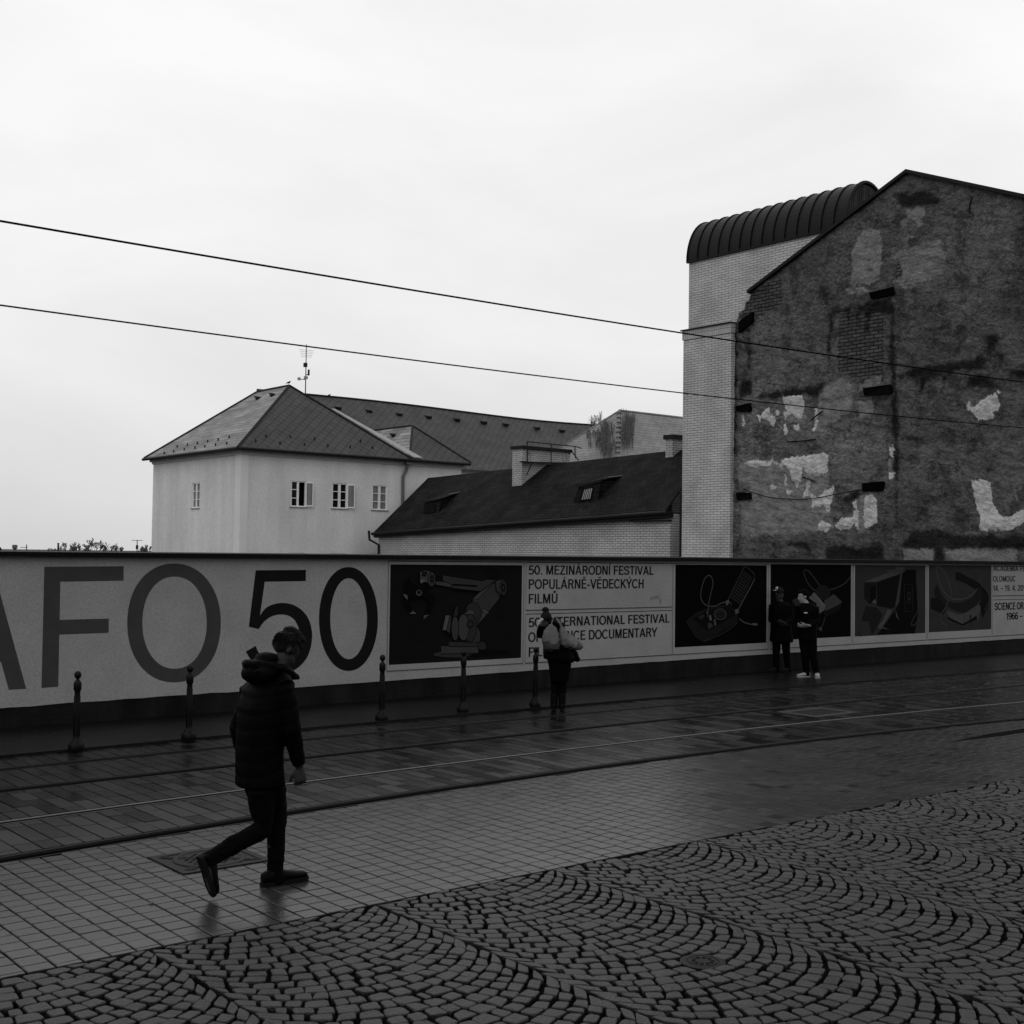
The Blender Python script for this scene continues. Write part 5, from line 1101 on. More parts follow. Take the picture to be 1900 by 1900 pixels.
# ------------------------------------------------------------------ far skyline at the left, over the wall
zf = lambda x, y: (x / 6.333, 960 + y / 6.333)
def tree(u0, top, wpx, seed, label, dist, lev=5, name="bare_tree"):
    R2 = random.Random(seed); b0 = PY(*zf(u0, 500), dist); b0[2] = 0; tp = PY(*zf(u0, top), dist); h_ = tp[2]; sp_ = .42 * wpx
    t = thing(name, b0, label, "tree", "bare trees on the far skyline"); tr, cr = MB(), MB()
    def grow(p, d, l, r, k):
        d = d / np.linalg.norm(d); q = p + d * l; mid_ = p + d * l * .5 + np.array([R2.gauss(0, .04), R2.gauss(0, .04), 0]) * l
        r = max(r, .026); (tr if k == lev else cr).tube([p, mid_, q], [r, r * .85, max(r * .6, .020)], 5 if k > 2 else 3)
        if k == 0: return
        for i in range(R2.choice((2, 3, 3)) if k > 1 else 3):
            nd = d * R2.uniform(.7, 1.2) + np.array([R2.gauss(0, 1) * sp_, R2.gauss(0, 1) * sp_, R2.uniform(-.1, .55)]) * .62
            grow(p + d * l * R2.uniform(.55, 1.0), nd, l * R2.uniform(.58, .82), r * .58, k - 1)
    l0 = h_ * .36; grow(np.array(b0), np.array([R2.gauss(0, .05), 0, 1.0]), l0, h_ * .022, lev)
    for m_ in (tr, cr):
        zmx = max(p[2] for p in cr.v); 
        m_.v = [(b0[0] + (p[0] - b0[0]), p[1], p[2] * h_ / zmx if False else p[2]) for p in m_.v]
    sc = h_ / max(p[2] for p in cr.v)
    for m_ in (tr, cr): m_.v = [(b0[0] + (x - b0[0]) * sc, b0[1] + (y - b0[1]) * sc, z * sc) for x, y, z in m_.v]
    tr.build("trunk", M['bark'], t); cr.build("crown", M['bark'], t)
for u0, top, w_, sd, lb, di in ((1090, 236, 1.6, 3, "bushy bare tree, tallest on the skyline left of the pale house", 150), (870, 285, 1.5, 5, "rounded bare tree just left of the tallest skyline tree", 150), (785, 290, 1.3, 8, "thin bare tree right of the skyline post", 160),
                            (990, 318, 1.3, 12, "low twiggy tree filling the gap beside the tallest skyline tree", 145), (735, 330, 1.2, 15, "small scrubby tree right beside the skyline post", 150), (1290, 290, 1.5, 21, "sparse bare tree right of the tallest skyline tree", 155), (1415, 340, .9, 25, "small slim bare tree left of the skyline aerial", 150), (1660, 335, .9, 27, "thin upright bare tree just right of the skyline aerial", 140), (1705, 335, .8, 33, "thin upright bare tree midway between skyline aerial and pale house", 140), (1745, 320, .7, 41, "thin bare tree against the pale house's left wall edge", 140), (590, 355, .9, 44, "small bare tree left of the skyline post", 150), (645, 360, .8, 45, "stubby bare tree close to the skyline post's foot", 150)):
    tree(u0, top, w_, sd, lb, di, 6 if w_ > 1.2 else 5)
def conifer(u0, top, w_, lab):
    b0 = PY(*zf(u0, 500), 120); b0[2] = 0; h_ = PY(*zf(u0, top), 120)[2]; t = thing("fir_tree", b0, lab, "tree"); MB().tube([b0, b0 + [0, 0, h_ * .95]], [.18, .03], 6).build("trunk", M['bark'], t); c_ = MB(); R2 = random.Random(int(u0) + 5)
    for k in range(150):
        f_ = R2.random() ** .8; z_ = h_ * (.12 + .86 * f_); r_ = w_ * (1 - f_) * R2.uniform(.5, 1.1) + .04; a = R2.uniform(0, 6.28); c_.tube([b0 + [0, 0, z_], b0 + [r_ * math.cos(a) * .6, r_ * math.sin(a) * .6, z_ - .1], b0 + [r_ * math.cos(a), r_ * math.sin(a), z_ - .3]], [.05, .10, .015], 5)
    c_.build("crown", M['ever'], t)
conifer(-5, 340, 1.6, "dark fir tree poking up at the left picture edge"); conifer(392, 382, 1.1, "dark fir tip left of two on the skyline"); conifer(452, 380, 1.1, "dark fir tip right of two on the skyline")
def fpost(u0, top, lab, extra):
    b0 = PY(*zf(u0, 500), 130); b0[2] = 0; h_ = PY(*zf(u0, top), 130)[2]; return b0, h_
b0, h_ = fpost(680, 305, "", 0); t = thing("flue_post", b0, "plain dark post standing up among the skyline trees", "post"); MB().tube([b0, b0 + [0, 0, h_ * .5], b0 + [0, 0, h_]], [.14, .11, .09], 8).build("shaft", M['gutter'], t); MB().lathe([(.12, 0), (.13, .05), (.02, .10)], b0 + [0, 0, h_ - .05], 8).build("top", M['gutter'], t)
for u0, top, lab in ((1607, 265, "thin rooftop aerial with a crossbar near the pale house"), (308, 318, "thin rooftop aerial with a short arm near the flue")):
    b0, h_ = fpost(u0, top, "", 0); t = thing("rooftop_aerial", b0, lab, "aerial"); MB().tube([b0, b0 + [0, 0, h_]], .045, 6).build("mast", M['gutter'], t)
    big = u0 > 1000; mb = MB()
    for k in range(5 if big else 3): o_ = -.55 + .27 * k if big else -.55 + .2 * k; mb.tube([b0 + [o_, -.12, h_ - .05 - (0 if big else .25)], b0 + [o_, .12, h_ - .05 - (0 if big else .25)]], .018, 4)
    mb.tube([b0 + [-.62, 0, h_ - .05 - (0 if big else .25)], b0 + [.6 if big else .1, 0, h_ - .05 - (0 if big else .25)]], .028, 5); mb.build("crossbar", M['gutter'], t)
    if big: MB().box(tuple(b0 + [-.1, -.1, h_ - 1.0]), tuple(b0 + [.1, .1, h_ - .55])).build("relay_box", M['gutter'], t)
b0, h_ = fpost(170, 320, "", 0); t = thing("flue_stack", b0, "small grey flue with a wider top at the far left skyline", "chimney"); MB().lathe([(.18, 0), (.16, h_ - .5), (.18, h_ - .42)], b0, 10).build("shaft", M['pipe'], t); MB().lathe([(.20, 0), (.27, .06), (.27, .36), (.22, .40), (.02, .42)], b0 + [0, 0, h_ - .42], 10).build("cowl", M['pipe'], t)

# ------------------------------------------------------------------ people
nrm = lambda v: np.asarray(v, float) / np.linalg.norm(v)
def head_shape(mb, c, f, up, s=1.0):
    """cranium, face, jaw, nose, lips, ears and neck root around ear-level centre c, looking along f"""
    f = nrm(f); up = nrm(np.asarray(up) - f * np.dot(up, f)); r = np.cross(f, up)
    P = lambda a, b, d: c + s * (f * a + r * b + up * d)
    E = lambda q, ra, rb, rd: mb.ell(P(*q), [s * ra * f, s * rb * r, s * rd * up])
    E((-.008, 0, .035), .096, .076, .092); E((.030, 0, -.035), .062, .060, .090); E((.045, 0, -.100), .040, .036, .026); E((.012, 0, -.085), .050, .052, .035)
    E((.074, 0, .026), .018, .052, .012); E((.080, 0, -.070), .014, .026, .009); E((.078, 0, -.083), .012, .022, .008)
    for b in (-1, 1):
        E((-.014, b * .077, -.010), .017, .009, .027); E((-.006, b * .075, -.028), .010, .007, .011); E((.056, b * .036, -.030), .026, .020, .020); E((.076, b * .031, .006), .010, .014, .009)
    mb.tube([P(.086, 0, .014), P(.100, 0, -.012), P(.108, 0, -.036)], [s * .009, s * .011, s * .014], 8); E((.094, 0, -.042), .014, .018, .010)
    return P
def hand_shape(mb, w, d, n, side, s=1.0, curl=.55, k=None):
    """palm, four fingers of unequal length and a side thumb; w wrist, d pointing direction, n palm normal, side thumb side"""
    d = nrm(d); n = nrm(np.asarray(n) - d * np.dot(n, d)); t = nrm(np.cross(n, d)) * side
    mb.loft([[w + d * a * s + s * (t * x * wd + n * y * th) for x, y in ((1, .3), (.5, 1), (-.5, 1), (-1, .3), (-1, -.3), (-.5, -1), (.5, -1), (1, -.3))] for a, wd, th in ((-.03, .026, .020), (.0, .028, .018), (.045, .040, .016), (.085, .042, .014), (.095, .036, .010))])
    for i, (o, l) in enumerate(((.030, .072), (.010, .080), (-.011, .074), (-.031, .058))):
        p = w + s * (d * .085 + t * o); a = .15; pts = [p - d * .02 * s, p]; dd = d
        for j in range(3):
            a += curl * (.55 if j == 0 else 1.0) * (1 + .08 * i); dd = d * math.cos(a) + n * math.sin(a); p = p + dd * l * s * (.45, .31, .24)[j]; pts.append(p)
        mb.tube(pts, [.0105 * s, .0105 * s, .0098 * s, .009 * s, .0075 * s], 8)
    p = w + s * (d * .02 + t * .026); e1 = p + s * .042 * nrm(t * .75 + d * .75 + n * .35); e2 = e1 + s * .032 * nrm(t * .2 + d * 1.0 + n * .55); e3 = e2 + s * .024 * nrm(d * .8 + n * .8)
    mb.tube([p, e1, e2, e3], [.015 * s, .0125 * s, .011 * s, .009 * s], 8)
def ring(c, a, b, n=20, p=2.3):           # superellipse ring, axes a and b
    o = []
    for k in range(n):
        t = 2 * math.pi * k / n; x, y = math.cos(t), math.sin(t); o.append(np.asarray(c) + np.asarray(a) * math.copysign(abs(x) ** (2 / p), x) + np.asarray(b) * math.copysign(abs(y) ** (2 / p), y))
    return o
def shoe_mesh(parent, heel, toe, up, m, msole, w=.048, h=.085, ankle=None):
    heel, toe = np.asarray(heel, float), np.asarray(toe, float); d = toe - heel; L_ = np.linalg.norm(d); d /= L_; up = nrm(np.asarray(up) - d * np.dot(up, d)); r = np.cross(d, up)
    mb = MB(); st = ((0, .62, .70), (.05, .78, .86), (.20, .84, .95), (.38, .86, .92), (.56, .96, .70), (.76, .98, .54), (.92, .80, .44), (1.0, .40, .28))
    mb.loft([ring(heel + d * L_ * a + up * (.022 + hh * h / 2), r * w * ww, up * hh * h / 2, 14, 2.4) for a, ww, hh in st])
    if ankle is not None: q_ = heel + d * L_ * .26 + up * .055; mb.tube([q_, q_ * .45 + np.asarray(ankle) * .55], [.040, .042], 10)
    o = put("shoe", remeshed(mb, "shoe", .009, 3, [m], WL[parent.name]), parent)
    ms = MB(); pr = [(0, .5), (.03, .85), (.2, .95), (.42, .86), (.6, 1.08), (.8, 1.08), (.93, .85), (1.0, .42)]
    out = [heel + d * L_ * (a * 1.02 - .01) + r * w * q for a, q in pr] + [heel + d * L_ * (a * 1.02 - .01) - r * w * q for a, q in reversed(pr)]
    ms.slab(out, up * .024); ms.build("sole", msole, o); return o
def quilt(zf_, amp, period):
    def fn(P): return -amp * np.abs(np.cos(np.pi * zf_(P) / period)) ** 6 * 2.2 + amp * .9 * vnoise(P, 26, 3, 2) + amp * .8 * vnoise(P, 9, 8, 2)
    return fn
fold = lambda amp, sc=14: (lambda P: amp * vnoise(P * np.array([1, 1, .8]), sc, 17, 3) + amp * .5 * vnoise(P * np.array([.6, .6, 1.6]), sc * 2.2, 27, 2))

# --- walker in the quilted jacket, striding along the track to the right
zw = lambda x, y: (240 + x / 3.276, 1140 + y / 3.276)
zh = lambda x, y: (420 + x / 10.556, 1160 + y / 10.556)
wk = thing("person", G(530, 1643), "person in a black hooded jacket and trousers striding past in the foreground", "person")
PW = lambda x, y, yy=7.75: PY(*zw(x, y), yy); PHd = lambda x, y, yy=7.75: PY(*zh(x, y), yy)
fx = np.array([1.0, 0, 0]); ry = np.array([0, -1.0, 0]); uz = np.array([0, 0, 1.0])
fdir = nrm([.86, .02, -.80]); hc = PHd(1160, 470)
body = MB(); HP = head_shape(body, hc, fdir, [.3, 0, 1], 1.02)
nk = PW(880, 360); body.tube([hc + np.array([-.01, 0, -.06]), nk + [0, 0, .02], nk + [-.03, 0, -.10]], [.056, .058, .075], 12)
chest = PW(850, 500); hip = PW(825, 990)
body.loft([ring(nk + [-.03, 0, -.06], ry * .10, fx * .08), ring(PW(850, 450), ry * .17, fx * .10), ring(chest, ry * .17, fx * .11), ring(PW(810, 800), ry * .14, fx * .10), ring(hip, ry * .16, fx * .12), ring(PW(825, 1080), ry * .12, fx * .11)])
shR, elR, wrR = PW(945, 455, 7.57), PW(985, 700, 7.53), PW(1032, 925, 7.55); shL, elL, wrL = PW(752, 462, 7.92), PW(662, 690, 7.99), PW(690, 850, 7.96)
for a, b, c in ((shR, elR, wrR), (shL, elL, wrL)): body.tube([a, b, c], [.052, .042, .029], 10)
hand_shape(body, wrR + np.array([.004, 0, -.012]), [.10, 0, -1], [.25, .95, .1], 1, 1.0, .85); hand_shape(body, wrL, [.1, -.1, -1], [.3, -.95, 0], -1, 1.0, .5)
hR, hL = PW(800, 1060, 7.67), PW(870, 1060, 7.84); kR, kL = PW(812, 1300, 7.68), PW(895, 1270, 7.82); aR, aL = PW(480, 1490, 7.69), PW(890, 1570, 7.80)
for a, b, c in ((hR, kR, aR), (hL, kL, aL)): body.tube([a, (a + b) / 2, b, (b + c) / 2 + [-.01, 0, 0], c], [.080, .072, .054, .052, .038], 12)
tR, tL = PW(508, 1715, 7.69), PW(1068, 1622, 7.79); hlR, hlL = PW(430, 1475, 7.69), PW(842, 1650, 7.79)
for a, t_ in ((aR, tR), (aL, tL)): body.tube([a, a * .5 + t_ * .5, t_ * .85 + a * .15], [.036, .038, .026], 10)
put("body", remeshed(body, "body", .0065, 2, [M['skin']], WL[wk.name]), wk)
hr_ = MB(); rgt = np.cross(fdir, [0, 0, 1.0]); rgt /= np.linalg.norm(rgt); hup = np.cross(rgt, fdir)
hr_.ell(HP(-.020, 0, .045), [.092 * fdir, .079 * rgt, .090 * hup]); hr_.ell(HP(.026, 0, .082), [.066 * fdir, .062 * rgt, .046 * hup]); hr_.ell(HP(-.042, 0, .0), [.052 * fdir, .068 * rgt, .058 * hup])
for b in (-1, 1): hr_.ell(HP(.018, b * .074, .02), [.026 * fdir, .012 * rgt, .042 * hup])
R3 = random.Random(2)
for k in range(210):
    a, bta = R3.uniform(-2.6, 2.6), R3.uniform(.05, 1.35); n_ = fdir * math.sin(bta) * math.cos(a) + rgt * math.sin(bta) * math.sin(a) + hup * math.cos(bta)
    if np.dot(n_, fdir) > .72: continue
    p = HP(-.014, 0, .045) + .100 * fdir * np.dot(n_, fdir) + .080 * rgt * np.dot(n_, rgt) + .092 * hup * np.dot(n_, hup); l = R3.uniform(.008, .020) + (R3.uniform(0, .022) if np.dot(n_, hup) > .55 else 0)
    hr_.tube([p - n_ * .012, p + n_ * l * .5 + fdir * .006, p + n_ * l * .8 + fdir * .010 + rgt * R3.gauss(0, .009)], [.009, .007, .003], 5)
ho = put("hair", remeshed(hr_, "hair", .0055, 2, [M['hair']], WL[wk.name]), wk)
st_ = MB()
for k in range(1500):
    n_ = np.array([R3.gauss(0, 1), R3.gauss(0, 1), R3.gauss(.35, 1)]); n_ /= np.linalg.norm(n_); a, b, c = n_ @ fdir, n_ @ rgt, n_ @ hup
    if c < -.75 or (a > .45 and c < .35): continue
    p = HP(-.018, 0, .042) + fdir * a * .097 + rgt * b * .083 + hup * c * .095; l = R3.uniform(.012, .026) * (1.5 if c > .6 else .8)
    d_ = nrm(n_ * (.75 if c > .5 else .35) + fdir * (.5 if c > .2 else .0) - hup * (.0 if c > .2 else .7) + rgt * R3.gauss(0, .25)); st_.tube([p - n_ * .006, p + d_ * l * .6, p + d_ * l + n_ * .002 - hup * .003], [.0022, .0018, .0006], 3)
st_.build("hair_strands", M['hair'], ho)
jk = MB()
jr = []
for x, y, w, d in ((795, 1046, .178, .140), (795, 1030, .195, .150), (792, 980, .192, .146), (790, 850, .190, .142), (800, 700, .200, .145), (815, 560, .212, .150), (838, 460, .212, .142), (858, 400, .165, .118), (876, 352, .092, .092)): jr.append(ring(PW(x, y), ry * w, fx * d, 24, 2.5))
jk.loft(jr)
for a, b, c in ((shR, elR, wrR), (shL, elL, wrL)): jk.tube([a + [-.02, 0, .015], a * .6 + b * .4, b, b * .5 + c * .5, c + [0, 0, .01]], [.078, .074, .066, .058, .046], 14)
jk.tube([PW(876, 380), PW(800, 430, 7.86), shL, shL * .6 + elL * .4], [.085, .082, .080, .070], 14); jk.tube([PW(880, 380), PW(920, 415, 7.64), shR], [.085, .082, .078], 14)
jo = put("jacket", remeshed(jk, "jacket", .0095, 3, [M['coat']], WL[wk.name], quilt(lambda P: P[:, 2] - .25 * (P[:, 0] - 4.3) + .010 * vnoise(P, 6, 77, 2), .0016, .105)), wk)
hd_ = MB()
hd_.ell(PHd(660, 850), [.108 * fx, -.160 * ry, .064 * uz], 18, 12); hd_.ell(PHd(640, 940), [.118 * fx, -.155 * ry, .075 * uz], 16, 10); hd_.ell(PHd(790, 640), [.072 * fx, -.10 * ry, .042 * uz], 14, 9)
c1 = PHd(400, 740); cen = PHd(700, 760)
hd_.tube([cen + [.10, -.150, -.03], cen + [-.02, -.150, .000], cen + [-.085, -.09, .006], cen + [-.108, 0, .004], cen + [-.085, .09, .004], cen + [-.02, .14, .0], cen + [.09, .13, -.02]], [.024, .026, .026, .027, .026, .026, .024], 10)
col = nk + np.array([.0, 0, .0])
hd_.tube([PHd(620, 1010, 7.60), PHd(900, 870, 7.63), PHd(1120, 870, 7.66), PHd(1290, 980, 7.70), PHd(1400, 1030, 7.76)], [.05, .048, .040, .034, .016], 10)
hd_.tube([PHd(640, 900, 7.92), PHd(900, 820, 7.88), PHd(1150, 860, 7.85), PHd(1320, 970, 7.82)], [.05, .045, .036, .022], 10); hd_.tube([PHd(1370, 1000, 7.76), PHd(1432, 1062, 7.76)], [.016, .007], 8)
put("hood", remeshed(hd_, "hood", .0095, 3, [M['coat']], WL[wk.name], fold(.006, 16)), jo)
cf = MB()
for c, b in ((wrR, elR), (wrL, elL)): d = nrm(c - b); cf.tube([c - d * .05, c - d * .012, c + d * .012], [.047, .049, .043], 12)
put("cuff", remeshed(cf, "cuff", .007, 2, [M['wool']], WL[wk.name]), jo) if False else None
tz = MB(); tz.loft([ring(PW(812, 960), ry * .155, fx * .125), ring(PW(825, 1060), ry * .158, fx * .130), ring(PW(830, 1110), ry * .13, fx * .115)])
tz.tube([hR, hR * .5 + kR * .5, kR, kR * .55 + aR * .45, aR * .92 + kR * .08, aR + (aR - kR) * .04], [.100, .088, .074, .064, .052, .054], 14)
tz.tube([hL, hL * .5 + kL * .5, kL, kL * .5 + aL * .5, aL * .85 + kL * .15, aL + [0, 0, -.02], aL + [.012, 0, -.070]], [.098, .088, .072, .064, .058, .063, .070], 14)
put("trousers", remeshed(tz, "trousers", .0095, 2, [M['denim']], WL[wk.name], fold(.013, 13)), wk)
up_r = nrm(aR - (hlR + tR) / 2 + np.array([.06, 0, 0])); upR = np.array([.80, 0, .36])
shoe_mesh(wk, hlR + [-.012, 0, .0], tR + [-.008, 0, .0], upR, M['shoe'], M['sole'], .047, .085, aR)
shoe_mesh(wk, G(838 / 3.276 + 240, 1140 + 1668 / 3.276) * [1, 0, 0] + [-.005, 7.79, .002], np.array([tL[0] + .01, 7.78, .004]), [0, 0, 1], M['shoe'], M['sole'], .047, .088, aL)

def figure(loc_uv, label): return Stand(*loc_uv)
# --- person with bags at the last bollard, seen from behind
zb_ = lambda x, y: (920 + x / 7.918, 1100 + y / 7.918)
SW = Stand(*zb_(905, 1735)); Wp = lambda x, y, o=0: SW(*zb_(x, y), o); n_, r_ = SW.n, SW.r
wo_ = thing("person", SW.b, "person in a dark hat and coat seen from behind, carrying pale bags over the shoulders", "person")
b_ = MB(); hc = Wp(738, 388, .05); hf = nrm(n_ * .9 - r_ * .25 - uz * .45); HP = head_shape(b_, hc, hf, [0, 0, 1], .92)
b_.tube([hc + [0, 0, -.05], Wp(770, 430)], [.05, .055], 10)
sL, sR = Wp(690, 470), Wp(930, 460); eL, eR = Wp(650, 620, .02), Wp(985, 640, .06); wL_, wR_ = Wp(668, 470, -.10), Wp(930, 440, -.08)
b_.loft([ring(Wp(790, 420), r_ * .09, n_ * .08), ring(Wp(800, 480), r_ * .15, n_ * .10), ring(Wp(830, 650), r_ * .14, n_ * .11), ring(Wp(880, 850), r_ * .13, n_ * .11), ring(Wp(920, 1000), r_ * .15, n_ * .12), ring(Wp(930, 1080), r_ * .12, n_ * .11)])
for a, b, c in ((sL, eL, wL_), (sR, eR, wR_)): b_.tube([a, b, c], [.048, .038, .028], 10)
hand_shape(b_, wL_, nrm(r_ * .8 + uz * .1 - n_ * .2), -n_, 1, .92, .9); hand_shape(b_, wR_, nrm(-r_ * .6 + uz * .5), -n_, -1, .92, .9)
fL, fR = Wp(855, 1700), Wp(972, 1700); kL, kR = Wp(862, 1360, .02), Wp(985, 1360, .02); hL, hR = Wp(870, 1050), Wp(985, 1050)
for a, b, c in ((hL, kL, fL), (hR, kR, fR)): b_.tube([a, b, c, c + [0, 0, -.03]], [.075, .05, .036, .036], 10); b_.tube([c, c + n_ * .10 + [0, 0, -.03]], [.034, .028], 8)
put("body", remeshed(b_, "body", .0085, 2, [M['skin']], WL[wo_.name]), wo_)
h_ = MB(); h_.ell(hc + uz * .040 - n_ * .01, [.084 * r_, .094 * n_, .076 * uz]); hu = Wp(732, 250, .02); h_.tube([Wp(735, 300, .02), hu], [.032, .024], 10); h_.ell(Wp(730, 240, .02), [.045 * r_, .042 * n_, .036 * uz]); h_.ell(Wp(705, 248, .02), [.03 * r_, .03 * n_, .03 * uz]); h_.ell(Wp(755, 250, .03), [.03 * r_, .03 * n_, .026 * uz])
put("hat", remeshed(h_, "hat", .009, 2, [M['wool']], WL[wo_.name], fold(.005, 30)), wo_)
s_ = MB(); q = hc + np.array([0, 0, -.085]); s_.tube([q + .105 * (r_ * math.cos(a) + n_ * math.sin(a)) + uz * (.02 * math.sin(2 * a) - .012) for a in np.linspace(-2.9, 2.9, 18)], .034, 10)
s_.tube([Wp(690, 380, -.11), Wp(640, 425, -.10), Wp(612, 505, -.08)], [.022, .026, .014], 8)
put("scarf", remeshed(s_, "scarf", .009, 2, [M['scarf']], WL[wo_.name], fold(.005, 26)), wo_)
c_ = MB(); c_.loft([ring(Wp(780, 405), r_ * .085, n_ * .08), ring(Wp(800, 450), r_ * .155, n_ * .115), ring(Wp(810, 540), r_ * .175, n_ * .135), ring(Wp(850, 700), r_ * .175, n_ * .14), ring(Wp(915, 850), r_ * .195, n_ * .15), ring(Wp(950, 950), r_ * .215, n_ * .16), ring(Wp(960, 1020), r_ * .185, n_ * .15)], 0)
c_.tube([Wp(1050, 840, .05), Wp(1150, 930, .05), Wp(1225, 1000, .05)], [.12, .075, .03], 12); c_.tube([Wp(1000, 920, .0), Wp(1110, 1010, .02)], [.11, .05], 12); c_.tube([Wp(760, 900), Wp(722, 965)], [.06, .03], 10)
for a, b, c in ((sL, eL, wL_), (sR, eR, wR_)): c_.tube([a, a * .5 + b * .5, b, b * .5 + c * .5, c], [.074, .068, .058, .054, .044], 12)
put("coat", remeshed(c_, "coat", .011, 3, [M['coat']], WL[wo_.name], fold(.008, 13)), wo_)
k_ = MB(); k_.loft([ring(Wp(930, 980), r_ * .18, n_ * .14), ring(Wp(940, 1080), r_ * .165, n_ * .13), ring(Wp(938, 1240), r_ * .140, n_ * .12), ring(Wp(935, 1300), r_ * .128, n_ * .11)]); put("skirt", remeshed(k_, "skirt", .011, 3, [M['denim']], WL[wo_.name], fold(.006, 13)), wo_)
k_ = MB()
for a, b, c in ((hL, kL, fL), (hR, kR, fR)): k_.tube([a * .3 + b * .7, b, b * .5 + c * .5, c], [.066, .056, .050, .042], 12)
put("leggings", remeshed(k_, "leggings", .0105, 2, [M['denim']], WL[wo_.name], fold(.004, 18)), wo_)
for c in (fL, fR):
    ca = np.array([c[0], c[1], .03]); sh_ = shoe_mesh(wo_, ca - n_ * .07, ca + n_ * .17, [0, 0, 1], M['shoe'], M['sole'], .046, .075, c + [0, 0, .10]); 
    bt = MB().tube([c + [0, 0, .22], c + [0, 0, .08], c + [0, 0, -.01]], [.058, .056, .052], 12); put("boot_shaft", remeshed(bt, "boot_shaft", .010, 2, [M['shoe']], WL[wo_.name]), sh_)
def bag(label, rings, straps, off, dark_from):
    t = thing("bag", Wp(*rings[-1][:2], off), label, "bag"); m_ = MB(); rr = []
    for x, y, w, d in rings: rr.append(ring(Wp(x, y, off), r_ * w, n_ * d, 26, 2.1))
    m_.loft(rr); me = remeshed(m_, "pouch", .009, 2, [M['bag'], M['bagd']], WL[t.name], lambda P: .022 * vnoise(P * np.array([2.6, 2.6, .55]), 8, 51, 3) + .010 * vnoise(P, 22, 61, 3))
    zc = Wp(rings[0][0], dark_from, off)[2] - WL[t.name].z
    idx = [1 if p.center.z < zc + .03 * math.sin(p.center.x * 17 + p.center.y * 11) + .02 * math.sin(p.center.x * 41) else 0 for p in me.polygons]; me.polygons.foreach_set("material_index", idx); put("pouch", me, t)
    for st in straps: s9 = MB(); s9.tube([Wp(*p) for p in st[0]], st[1], 8); put("strap", remeshed(s9, "strap", .006, 1, [M['bag']], WL[t.name]), t)
    return t
bag("pale drawstring bag hanging down the middle of the hatted person's back", [(815, 470, .020, .03), (812, 520, .085, .05), (810, 580, .112, .075), (812, 680, .130, .095), (815, 760, .132, .10), (825, 820, .118, .09), (830, 850, .07, .05)],
    [([(815, 480, -.20), (825, 430, -.15), (850, 385, -.10), (865, 378, .0)], .010), ([(822, 485, -.21), (870, 550, -.225), (925, 610, -.22)], .011)], -.20, 700)
bag("pale bag slung from the hatted person's right shoulder, bulging out to the side", [(968, 500, .018, .025), (985, 560, .055, .045), (1010, 620, .085, .07), (1050, 690, .115, .085), (1085, 750, .135, .09), (1110, 800, .12, .08), (1140, 830, .08, .05)],
    [([(968, 510, -.17), (945, 450, -.165), (910, 400, -.13), (880, 378, -.05), (872, 372, .03)], .019)], -.16, 745)
mb_ = MB(); mb_.loft([ring(Wp(1030, 590, -.10), r_ * .03, n_ * .04), ring(Wp(1110, 650, -.09), r_ * .055, n_ * .06), ring(Wp(1190, 730, -.08), r_ * .075, n_ * .075), ring(Wp(1235, 790, -.08), r_ * .055, n_ * .06), ring(Wp(1215, 840, -.08), r_ * .03, n_ * .03)])
tb = thing("bag", Wp(1215, 840, -.08), "small grey sack sticking out farthest right behind the hatted person", "bag"); put("pouch", remeshed(mb_, "pouch", .009, 2, [M['bag']], WL[tb.name], fold(.008, 18)), tb)
mb_ = MB().tube([Wp(1035, 600, -.10), Wp(975, 500, -.15), Wp(920, 410, -.12)], .008, 6); put("strap", remeshed(mb_, "strap", .006, 1, [M['bagd']], WL[tb.name]), tb)

